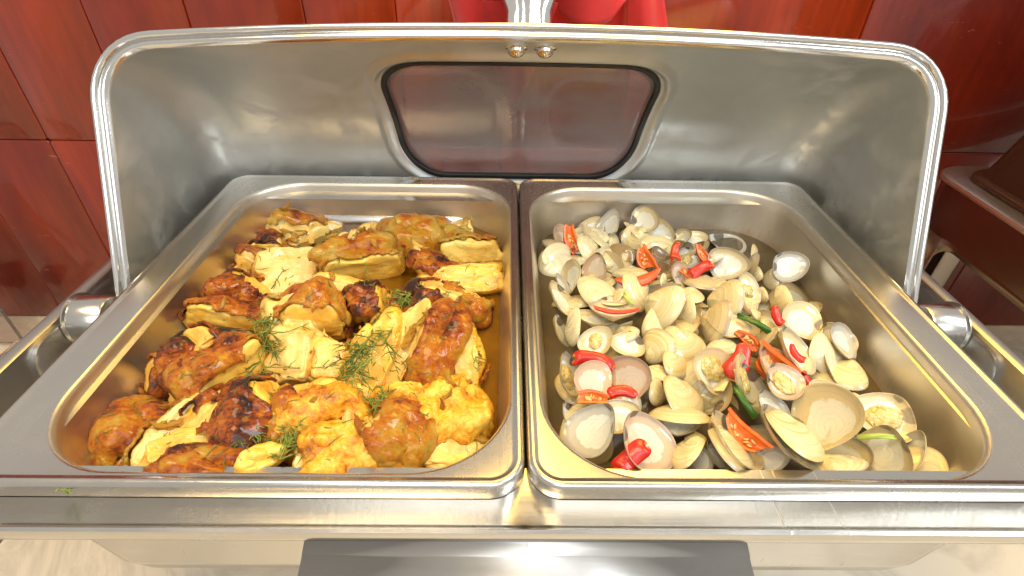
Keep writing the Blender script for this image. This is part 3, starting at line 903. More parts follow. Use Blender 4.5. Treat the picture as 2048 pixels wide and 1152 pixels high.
CLAM_VALVES = [
    ((0.0337, 0.2381, -0.0329), 0.0255, (0.2715, -0.1506, 0.3943, -0.865), 'o', 0, 0, '', 'plump cream clam shell in the back left corner of the pan'),
    ((0.0426, 0.267, -0.0323), 0.0311, (0.2681, -0.8019, -0.4245, 0.3238), 'i', 2, 0, '', 'narrow pale clam shell leaning against the red chili in the back left corner'),
    ((0.0703, 0.2892, -0.037), 0.0257, (0.4337, -0.8622, -0.2421, -0.0994), 'i', 0, 0, '', 'plain pale clam shell between the back left chili and the bluish white shell'),
    ((0.0823, 0.282, -0.0244), 0.028, (0.0258, -0.8926, -0.1766, -0.4141), 'i', 3, 0, '', 'bluish white oval clam shell lying open at the back'),
    ((0.0625, 0.2531, -0.0338), 0.0239, (0.8572, 0.13, 0.3443, -0.3602), 'o', 0, 0, '', 'cream clam shell arched edge-up behind the grey and white shell'),
    ((0.1136, 0.283, -0.0211), 0.0274, (0.3457, -0.748, 0.5511, -0.1314), 'i', 0, 0, '', 'rearmost upright clam shell with a dark left edge against the back wall'),
    ((0.1317, 0.2773, -0.0325), 0.0252, (0.2654, -0.7121, -0.4869, -0.4306), 'i', 0, 0, '', 'round white clam shell with a black patch on its right at the back'),
    ((0.1523, 0.2807, -0.0356), 0.0168, (0.3802, -0.7478, 0.3981, -0.3712), 'i', 0, 1, '', 'small half-closed clam shell right of the round white one at the back'),
    ((0.1032, 0.2782, -0.0357), 0.0233, (0.8203, 0.4605, 0.2927, 0.1714), 'o', 0, 0, '', 'narrow beige clam shell standing on end in the middle of the back row'),
    ((0.0876, 0.2401, -0.0314), 0.0232, (0.7492, 0.3316, -0.0263, -0.5727), 'o', 1, 0, '', 'dark brown clam shell with a pale ridge left of the open chili'),
    ((0.121, 0.2362, -0.0319), 0.0246, (0.8719, 0.3553, 0.1964, 0.2739), 'o', 1, 0, '', 'brown clam shell with a black edge right of the open chili'),
    ((0.0859, 0.2706, -0.0359), 0.0109, (0.8556, 0.1341, 0.3406, -0.3661), 'o', 0, 0, '', 'tiny cream clam shell tucked behind the dark brown one'),
    ((0.1432, 0.237, -0.0305), 0.0207, (0.1281, 0.1038, 0.9497, 0.2661), 'i', 3, 1, '', 'grey clam shell holding meat between two small chilies at the back'),
    ((0.1899, 0.2708, -0.0361), 0.0341, (0.0574, 0.5086, -0.8589, -0.0179), 'i', 3, 0, '', 'grey wet clam shell lying behind the big round cream shell'),
    ((0.1701, 0.2175, -0.025), 0.0281, (0.416, -0.8642, 0.2784, -0.051), 'i', 0, 0, '', 'big round cream clam shell, hollow side up, right of the chilies'),
    ((0.1954, 0.2269, -0.0334), 0.026, (0.4922, -0.606, -0.2255, 0.5828), 'o', 0, 0, '', 'clam shell seen edge-on directly right of the big round cream one'),
    ((0.2146, 0.2594, -0.0461), 0.0218, (0.4173, 0.4924, -0.0312, 0.7632), 'o', 0, 0, '', 'pointed clam shell edge sticking up near the right wall at the back'),
    ((0.217, 0.2113, -0.0201), 0.0253, (0.1406, -0.2704, 0.9065, 0.2921), 'i', 3, 0, '', 'round grey glassy clam shell with a dark hinge by the right wall'),
    ((0.2062, 0.2114, -0.0339), 0.0186, (0.6901, 0.3139, -0.4857, -0.4351), 'o', 0, 0, '', 'small ridged clam shell left of the bright yellow small one'),
    ((0.2158, 0.2128, -0.0368), 0.0186, (0.8817, 0.4172, 0.1757, 0.1328), 'o', 0, 0, '', 'small bright yellow clam shell standing below the glassy grey shell'),
    ((0.1959, 0.2194, -0.0342), 0.0136, (0.7557, 0.3849, -0.4267, -0.3142), 'o', 0, 0, '', 'small closed yellow clam shell under the pointed shell edge'),
    ((0.0393, 0.1977, -0.0248), 0.0293, (0.3323, -0.7321, 0.3337, -0.4921), 'i', 0, 0, '', 'tall pale clam shell behind the grey and white one near the left wall'),
    ((0.0598, 0.2109, -0.0235), 0.0242, (0.3744, 0.2855, 0.7916, 0.3895), 'i', 2, 0, '', 'oval clam shell with a grey rim and shiny white hollow near the left'),
    ((0.0568, 0.1755, -0.0225), 0.0281, (0.2042, 0.0984, -0.115, 0.9672), 'o', 0, 0, '', 'large smooth cream clam shell below the grey and white oval one'),
    ((0.0709, 0.1708, -0.0224), 0.0155, (0.7158, 0.1745, -0.4135, -0.535), 'o', 0, 0, '', 'slim yellow clam shell beside the large smooth cream one'),
    ((0.0879, 0.2052, -0.0259), 0.0243, (0.9785, -0.1707, -0.0533, -0.1023), 'o', 0, 0, '', 'flat-lying clam shell edge just below the open chili'),
    ((0.1262, 0.1994, -0.0224), 0.0215, (0.3714, -0.8455, -0.2366, 0.302), 'i', 2, 0, '', 'narrow pinkish clam shell standing left of the red chilies'),
    ((0.1118, 0.1936, -0.0239), 0.012, (0.8031, 0.4077, 0.3847, 0.2019), 'o', 0, 0, '', 'thin yellow clam shell edge left of the narrow pinkish shell'),
    ((0.0855, 0.2014, -0.0243), 0.0153, (0.089, -0.1801, -0.977, 0.0717), 'i', 0, 0, '', 'small dark-lipped clam shell above the long curved chili'),
    ((0.0878, 0.1785, -0.0237), 0.0265, (0.8136, 0.093, 0.3792, -0.4308), 'o', 0, 0, '', 'cream clam shell with a black chipped patch under the curved chili'),
    ((0.1019, 0.1564, -0.0181), 0.0297, (0.8542, 0.0757, -0.4258, 0.2887), 'o', 0, 0, '', 'large ringed cream clam shell in the middle of the clams'),
    ((0.118, 0.1534, -0.0209), 0.0233, (0.705, 0.3049, -0.5405, -0.3435), 'o', 0, 0, '', 'cream clam shell tucked behind the right of the large ringed one'),
    ((0.1254, 0.1736, -0.0225), 0.0179, (0.9821, 0.0379, -0.0401, -0.1803), 'o', 0, 0, '', 'small clam shell with a dirty edge above the large smooth shells'),
    ((0.1421, 0.1915, -0.0251), 0.0249, (0.9723, -0.1281, -0.0104, -0.1952), 'o', 0, 0, '', 'wide clam shell under the red chili beside the big round cream shell'),
    ((0.1497, 0.189, -0.0228), 0.0173, (0.9744, -0.0854, -0.1757, -0.1109), 'o', 0, 0, '', 'pale small clam shell overlapping the wide one under the chili'),
    ((0.1463, 0.1581, -0.0163), 0.0309, (0.7828, -0.0436, -0.5425, 0.3015), 'o', 0, 0, '', 'second large smooth clam shell, right of the large ringed one'),
    ((0.1701, 0.1766, -0.019), 0.0218, (0.1875, -0.7908, 0.4989, 0.301), 'i', 0, 1, '', 'open clam shell with pale meat right of the second large smooth one'),
    ((0.1686, 0.1632, -0.0238), 0.0117, (0.7748, 0.3612, 0.1134, -0.5063), 'o', 0, 0, '', 'small cream clam shell below the open one with pale meat'),
    ((0.1839, 0.1801, -0.0269), 0.0131, (0.7305, 0.3473, -0.4859, -0.3311), 'o', 0, 0, '', 'small round yellow clam shell below the small ridged ones'),
    ((0.1326, 0.1362, -0.0161), 0.0268, (0.8022, -0.1054, -0.5323, 0.2492), 'o', 0, 0, '', 'cream clam shell with a bright glint, lying in an open shell by the scallion'),
    ((0.1388, 0.1322, -0.0151), 0.0246, (0.0181, -0.9667, 0.2551, 0.0026), 'i', 0, 0, '', 'open clam shell whose white rim shows under the glinting shell'),
    ((0.1679, 0.1519, -0.0226), 0.0092, (0.8539, 0.0246, 0.2969, -0.4268), 'o', 0, 0, '', 'tiny clam shell edge behind the dark green scallion'),
    ((0.0311, 0.1668, -0.0215), 0.0314, (0.3613, 0.4413, -0.8019, -0.1781), 'i', 0, 0, '', 'long white clam shell with a dark tip against the left wall'),
    ((0.0333, 0.1904, -0.0252), 0.0183, (0.3765, 0.4209, -0.7961, -0.2174), 'i', 3, 0, '', 'grey clam shell tip squeezed behind the long white shell at the left wall'),
    ((0.0368, 0.1344, -0.0207), 0.0279, (0.6913, 0.2651, -0.5798, -0.3402), 'o', 0, 0, '', 'upright clam shell seen edge-on near the left wall'),
    ((0.0285, 0.1345, -0.0241), 0.0237, (0.4665, 0.3579, -0.7777, -0.2224), 'i', 3, 0, '', 'dull clam shell between the upright shell and the left wall'),
    ((0.0652, 0.1453, -0.0135), 0.0301, (0.1534, 0.9821, -0.1077, 0.0183), 'i', 0, 0, '', 'boat-shaped clam shell with a long red chili strip across it'),
    ((0.0515, 0.1408, -0.0174), 0.025, (0.1486, 0.9819, -0.1141, -0.0268), 'i', 0, 1, '', 'open clam shell holding brown meat left of the chili strip'),
    ((0.068, 0.1609, -0.0182), 0.0174, (0.0582, 0.0843, 0.9884, -0.112), 'i', 1, 0, '', 'dark-lipped clam shell behind the chili strip'),
    ((0.0479, 0.1168, -0.0183), 0.0195, (0.2168, -0.9368, -0.1751, -0.2117), 'i', 0, 2, '', 'clam shell with a smaller yellow shell nested in it'),
    ((0.0709, 0.13, -0.023), 0.0163, (0.9586, 0.0338, -0.2606, 0.1101), 'o', 0, 0, '', 'cream clam shell above a dark torn clam'),
    ((0.0703, 0.1194, -0.0212), 0.0203, (0.0243, -0.2001, -0.97, -0.1359), 'i', 1, 1, '', 'dark torn clam with purple-grey flesh in the middle left'),
    ((0.0882, 0.1157, -0.021), 0.0243, (0.4112, -0.3205, -0.2907, 0.8023), 'o', 0, 0, '', 'squarish ridged cream clam shell right of the dark torn clam'),
    ((0.0993, 0.1198, -0.0231), 0.012, (0.8171, 0.343, -0.3852, -0.2576), 'o', 0, 0, '', 'shaded cream clam shell behind the squarish ridged one'),
    ((0.1062, 0.1161, -0.0203), 0.0313, (0.9116, 0.2171, 0.1161, 0.3292), 'o', 0, 0, '', 'large scratched cream clam shell leaning left in the middle'),
    ((0.0963, 0.0993, -0.0202), 0.0194, (0.9084, 0.193, 0.1548, 0.337), 'o', 0, 0, '', 'double-humped cream clam shell below the large scratched one'),
    ((0.0838, 0.0941, -0.0232), 0.015, (0.9852, -0.0605, -0.0294, -0.1578), 'o', 0, 0, '', 'small clam shell with a black speckled lip under the squarish one'),
    ((0.1322, 0.1186, -0.0232), 0.0159, (0.9809, 0.0259, -0.1376, -0.1349), 'o', 0, 0, '', 'cream clam shell in shade left of the torn orange chili'),
    ((0.1625, 0.1243, -0.022), 0.0205, (0.8518, -0.245, -0.4605, 0.0484), 'o', 0, 0, '', 'slanting clam shell edge below the dark green scallion'),
    ((0.1731, 0.1399, -0.0253), 0.0165, (0.9099, 0.212, 0.1989, 0.2961), 'o', 0, 0, '', 'small clam shell right of the scallion'),
    ((0.1946, 0.1718, -0.0265), 0.0258, (0.6934, 0.3197, -0.5405, -0.3533), 'o', 0, 0, '', 'pale clam shell standing behind the big dark-edged one on the right'),
    ((0.1985, 0.1653, -0.0246), 0.0292, (0.0235, 0.7298, 0.3852, 0.5643), 'i', 0, 0, '', 'big cream clam shell with a black right edge on the right'),
    ((0.2186, 0.1728, -0.035), 0.0208, (0.308, 0.6864, 0.6276, 0.2004), 'i', 0, 1, '', 'clam shell with yellow meat behind the big dark-edged one'),
    ((0.2208, 0.1718, -0.0434), 0.0074, (0.8034, 0.2665, 0.1337, -0.5154), 'o', 0, 0, '', 'tiny clam shell in the broth behind the yellow-meat shell'),
    ((0.1942, 0.1388, -0.0177), 0.0297, (0.2431, -0.9303, -0.2611, 0.0848), 'i', 0, 0, 'p1', 'clam opened wide, its upper half cream and hollow, on the right'),
    ((0.1744, 0.1049, -0.0126), 0.0335, (0.2809, 0.274, -0.8976, -0.2007), 'i', 0, 0, 'p1', ''),
    ((0.2145, 0.1298, -0.0282), 0.0271, (0.0388, -0.1466, 0.9391, 0.3083), 'i', 0, 0, '', 'pale clam shell with a grey top edge near the right wall'),
    ((0.2175, 0.1239, -0.0222), 0.0271, (0.2545, -0.9163, -0.2206, 0.2169), 'i', 3, 0, '', 'glassy clam shell at the far right, standing behind the pale one'),
    ((0.1983, 0.1146, -0.0254), 0.0248, (0.5555, 0.336, -0.1301, 0.7494), 'o', 0, 0, '', 'cream clam shell lying across the pale grey-topped shell on the right'),
    ((0.2119, 0.1062, -0.0309), 0.0351, (0.2997, -0.5126, -0.8036, -0.0392), 'i', 0, 1, '', 'large boat-shaped clam shell nearest the right wall'),
    ((0.1165, 0.0878, -0.0145), 0.0283, (0.3197, -0.917, -0.1557, 0.1804), 'i', 0, 3, '', 'clam shell full of yellow meat left of the big red chili'),
    ((0.1316, 0.0787, -0.0106), 0.0301, (0.3932, 0.2209, -0.8518, -0.2663), 'i', 0, 3, 'p2', 'open clam with green-flecked meat between the big red chilies'),
    ((0.1564, 0.0896, -0.0117), 0.03, (0.1701, 0.3083, -0.9235, -0.1524), 'i', 2, 0, '', 'pinkish clam shell holding a ring of red chili with seeds'),
    ((0.1523, 0.0753, -0.009), 0.0229, (0.0756, 0.2554, -0.9421, -0.2038), 'i', 2, 3, '', 'clam shell with pale meat lying on the seeded chili ring'),
    ((0.0297, 0.0912, -0.0214), 0.0279, (0.434, 0.2908, -0.8176, -0.2422), 'i', 3, 3, '', 'clam shell with greenish meat in the left, behind the pinkish pair'),
    ((0.0428, 0.0777, -0.0146), 0.026, (0.2769, -0.9072, -0.2497, 0.1948), 'i', 2, 0, 'p3', 'open pinkish clam, its two halves side by side at the left'),
    ((0.0608, 0.0787, -0.015), 0.0311, (0.2951, -0.8289, 0.2831, -0.3817), 'i', 2, 0, 'p3', ''),
    ((0.0266, 0.0625, -0.0246), 0.0143, (0.4209, 0.3034, -0.8337, -0.1891), 'i', 3, 0, '', 'grey clam shell sunk in the broth at the left front wall'),
    ((0.035, 0.0438, -0.0126), 0.032, (0.3197, 0.448, 0.8189, 0.1626), 'i', 3, 0, 'p4', 'clam opened like a butterfly with dark hinges, at the front left'),
    ((0.0523, 0.0533, -0.0156), 0.0211, (0.1095, -0.9886, 0.0536, -0.0887), 'i', 0, 0, '', 'ringed pale clam shell behind the butterfly clam'),
    ((0.0649, 0.0335, -0.0104), 0.0335, (0.2454, 0.2755, -0.9123, -0.1778), 'i', 2, 0, 'p4', ''),
    ((0.0622, 0.0655, -0.0173), 0.0125, (0.861, 0.0716, 0.2431, -0.4409), 'o', 1, 4, '', 'torn brown clam meat between the pinkish clam and the butterfly clam'),
    ((0.0935, 0.0713, -0.0189), 0.0294, (0.9001, 0.1388, 0.2328, 0.3411), 'o', 0, 0, '', 'smooth cream clam shell with a glint, front centre left'),
    ((0.0887, 0.0579, -0.0199), 0.0293, (0.946, -0.2811, -0.0514, -0.1533), 'o', 0, 0, '', 'wide clam shell lying flat under the glinting front one'),
    ((0.0797, 0.0766, -0.0213), 0.0174, (0.8475, 0.3252, 0.39, 0.1543), 'o', 0, 0, '', 'cream clam shell half hidden behind the smooth glinting front one'),
    ((0.0865, 0.0532, -0.02), 0.0212, (0.0755, 0.9818, -0.1661, 0.0534), 'i', 1, 1, '', 'shaded brown hollow under the wide flat clam shell'),
    ((0.0856, 0.0325, -0.0198), 0.0243, (0.6773, 0.0197, -0.4457, -0.585), 'o', 0, 0, '', 'half-open cream clam at the front, left of the broth gap'),
    ((0.0941, 0.0445, -0.0224), 0.0098, (0.9791, -0.1148, -0.1222, -0.115), 'o', 0, 0, '', 'small clam shell peeping over the half-open front clam'),
    ((0.0915, 0.0309, -0.0224), 0.0155, (0.3245, 0.2822, 0.8636, 0.2632), 'i', 3, 0, '', 'translucent grey clam shell sunk in the front broth'),
    ((0.1032, 0.0321, -0.0209), 0.0179, (0.3095, 0.2955, -0.8987, -0.0958), 'i', 3, 0, '', 'second sunken clam shell, right of the translucent grey one'),
    ((0.085, 0.0942, -0.023), 0.0136, (0.9753, -0.0389, 0.033, -0.2148), 'o', 0, 0, '', 'clam with a white knuckle of meat above the smooth glinting front shell'),
    ((0.1108, 0.0354, -0.0113), 0.0355, (0.3106, 0.3224, -0.8919, -0.064), 'i', 0, 0, 'p5', 'open front clam holding a bright red chili'),
    ((0.1068, 0.0309, -0.0154), 0.0291, (0.8871, 0.0242, 0.3058, 0.345), 'o', 0, 0, 'p5', ''),
    ((0.136, 0.0742, -0.0153), 0.0319, (0.3101, 0.2502, -0.8934, -0.2073), 'i', 3, 0, '', 'grey hollow clam shell behind the green-flecked open clam'),
    ((0.1613, 0.0477, -0.0105), 0.0409, (0.2244, -0.7256, 0.4393, -0.4798), 'i', 0, 0, 'p6', 'largest clam, wide open with a cream hollow, front centre right'),
    ((0.143, 0.0393, -0.0128), 0.0344, (0.9013, -0.0054, 0.2609, 0.3457), 'o', 0, 0, 'p6', ''),
    ((0.1409, 0.0377, -0.0107), 0.0405, (0.2887, 0.3035, -0.906, -0.0602), 'i', 0, 0, '', 'long curved clam shell rim under the largest open clam'),
    ((0.1415, 0.0607, -0.0147), 0.0217, (0.2098, 0.2794, -0.9251, -0.1485), 'i', 3, 0, '', 'grey clam shell left above the largest open clam'),
    ((0.1815, 0.07, -0.0188), 0.0253, (0.1252, -0.5172, -0.8314, -0.1602), 'i', 0, 0, '', 'clam shell with a brown right side behind the largest open clam'),
    ((0.1582, 0.0248, -0.0189), 0.0277, (0.207, -0.1649, 0.2775, 0.9235), 'o', 0, 0, '', 'cream clam shell lying beneath the largest open clam at the front'),
    ((0.2057, 0.078, -0.0293), 0.0097, (0.8403, -0.072, 0.2557, -0.4726), 'o', 0, 0, '', 'thin white clam shell splinter beside the brown-sided shell'),
    ((0.2108, 0.0641, -0.0246), 0.0287, (0.075, 0.4229, 0.8716, 0.2361), 'i', 0, 3, '', 'clam shell with creamy meat at the right front'),
    ((0.1878, 0.0343, -0.0199), 0.0301, (0.4733, 0.3334, 0.7746, 0.2547), 'i', 0, 0, '', 'pale clam shell crossed by a light green scallion strip'),
    ((0.2124, 0.0419, -0.0288), 0.0266, (0.6014, 0.4995, 0.6096, 0.1316), 'i', 3, 0, '', 'rightmost front clam shell with a dark top edge'),
    ((0.1268, 0.0284, -0.0186), 0.0187, (0.3272, -0.0676, 0.9365, -0.1063), 'i', 3, 0, '', 'grey clam shell half under the front rim below the open clams'),
]
CHILI_PIECES = [
    ((0.0469, 0.2599, -0.0272), (0.9187, 0.368, -0.0972, 0.1057), 0.0252, 0.013, 'open', 'red chili piece split open with seeds in the back left corner'),
    ((0.1019, 0.2194, -0.0198), (0.9186, 0.3381, -0.1603, 0.1272), 0.0197, 0.0148, 'open', 'bright orange-red chili piece, open end up, in the middle of the back'),
    ((0.1315, 0.2355, -0.0234), (0.9159, 0.3721, -0.0873, -0.1228), 0.016, 0.0095, 'skin', 'dull red chili tip right of the brown clam shell'),
    ((0.1524, 0.231, -0.0219), (0.9105, 0.3216, -0.2112, 0.1517), 0.0159, 0.0089, 'open', 'small slit red chili left above the big round cream shell'),
    ((0.1396, 0.1977, -0.0159), (0.7788, 0.3695, 0.0571, -0.5036), 0.0201, 0.0101, 'skin', 'smooth red chili piece against the big round cream shell'),
    ((0.1307, 0.1988, -0.0204), (0.8596, 0.2608, -0.2617, 0.353), 0.0108, 0.0068, 'open', 'red chili scrap under the smooth red piece'),
    ((0.0899, 0.1843, -0.0163), (0.7052, 0.3291, 0.1438, -0.6114), 0.0326, 0.0091, 'skin', 'long curved red chili lying across the cream shells'),
    ((0.0647, 0.1394, -0.0104), (0.6248, 0.2806, 0.1839, -0.7051), 0.0305, 0.0045, 'strip', 'thin red chili strip lying across the boat-shaped shell'),
    ((0.1747, 0.139, -0.0128), (0.9328, 0.2935, -0.2077, 0.0245), 0.0136, 0.0071, 'skin', 'red-brown chili tip poking up by the wide-open clam'),
    ((0.1478, 0.1191, -0.017), (0.8994, 0.2238, -0.2548, 0.2759), 0.0159, 0.0091, 'open', 'torn orange chili under the dark green scallion'),
    ((0.1323, 0.0944, -0.0126), (0.9013, 0.3148, -0.0781, -0.2872), 0.0213, 0.0138, 'skin', 'big glossy red chili piece in the middle of the clams'),
    ((0.1518, 0.0908, -0.0126), (0.9028, 0.2011, -0.261, 0.2764), 0.0211, 0.0174, 'ring', 'large red chili ring with white seeds in a pinkish shell'),
    ((0.1701, 0.1, -0.011), (0.9277, 0.2359, -0.2476, 0.1497), 0.0124, 0.0059, 'skin', 'smooth orange chili piece inside the wide-open clam'),
    ((0.1735, 0.0845, -0.0193), (0.9375, 0.227, -0.2387, 0.1122), 0.0126, 0.0053, 'skin', 'red chili edge behind the clam with the chili ring'),
    ((0.0443, 0.0966, -0.0148), (0.5677, 0.2287, 0.1939, -0.7667), 0.0252, 0.0099, 'skin', 'folded red chili above the open pinkish clam'),
    ((0.0395, 0.0639, -0.0126), (0.6388, 0.2265, 0.1552, -0.7187), 0.017, 0.0082, 'open', 'red chili piece with pale seeds in the left pinkish half shell'),
    ((0.0566, 0.0679, -0.0126), (0.6331, 0.2426, 0.1437, -0.7209), 0.0159, 0.0081, 'skin', 'orange-red chili piece in the right pinkish half shell'),
    ((0.0528, 0.0214, -0.0081), (0.8713, 0.2424, 0.0185, -0.4263), 0.0197, 0.0122, 'skin', 'smooth orange chili in the butterfly clam at the front rim'),
    ((0.114, 0.0378, -0.0093), (0.9248, 0.1798, -0.2195, 0.2536), 0.0241, 0.0123, 'open', 'bright red chili piece with orange seeds in the open front clam'),
    ((0.1869, 0.0599, -0.0183), (0.8784, 0.1281, -0.298, 0.3512), 0.0091, 0.0079, 'open', 'small pink chili piece beside the largest clam'),
]
SCALLIONS = [
    ((0.1554, 0.1303, -0.0128), (0.86, 0.2004, -0.2871, 0.3711), 0.0214, 0.006, 0, 'dark green scallion piece lying between the clam shells'),
    ((0.0748, 0.1539, -0.0115), (0.922, 0.3067, -0.1574, 0.1766), 0.0079, 0.0039, 1, 'short light green scallion stub near the left middle'),
    ((0.1849, 0.0372, -0.0113), (0.5886, 0.3178, 0.0193, -0.743), 0.0158, 0.0036, 1, 'light green scallion strip across the pale right front shell'),
    ((0.122, 0.058, -0.0081), (0.9386, 0.2166, -0.2105, 0.1669), 0.0178, 0.0053, 0, 'dark green scallion piece inside the green-flecked open clam'),
]
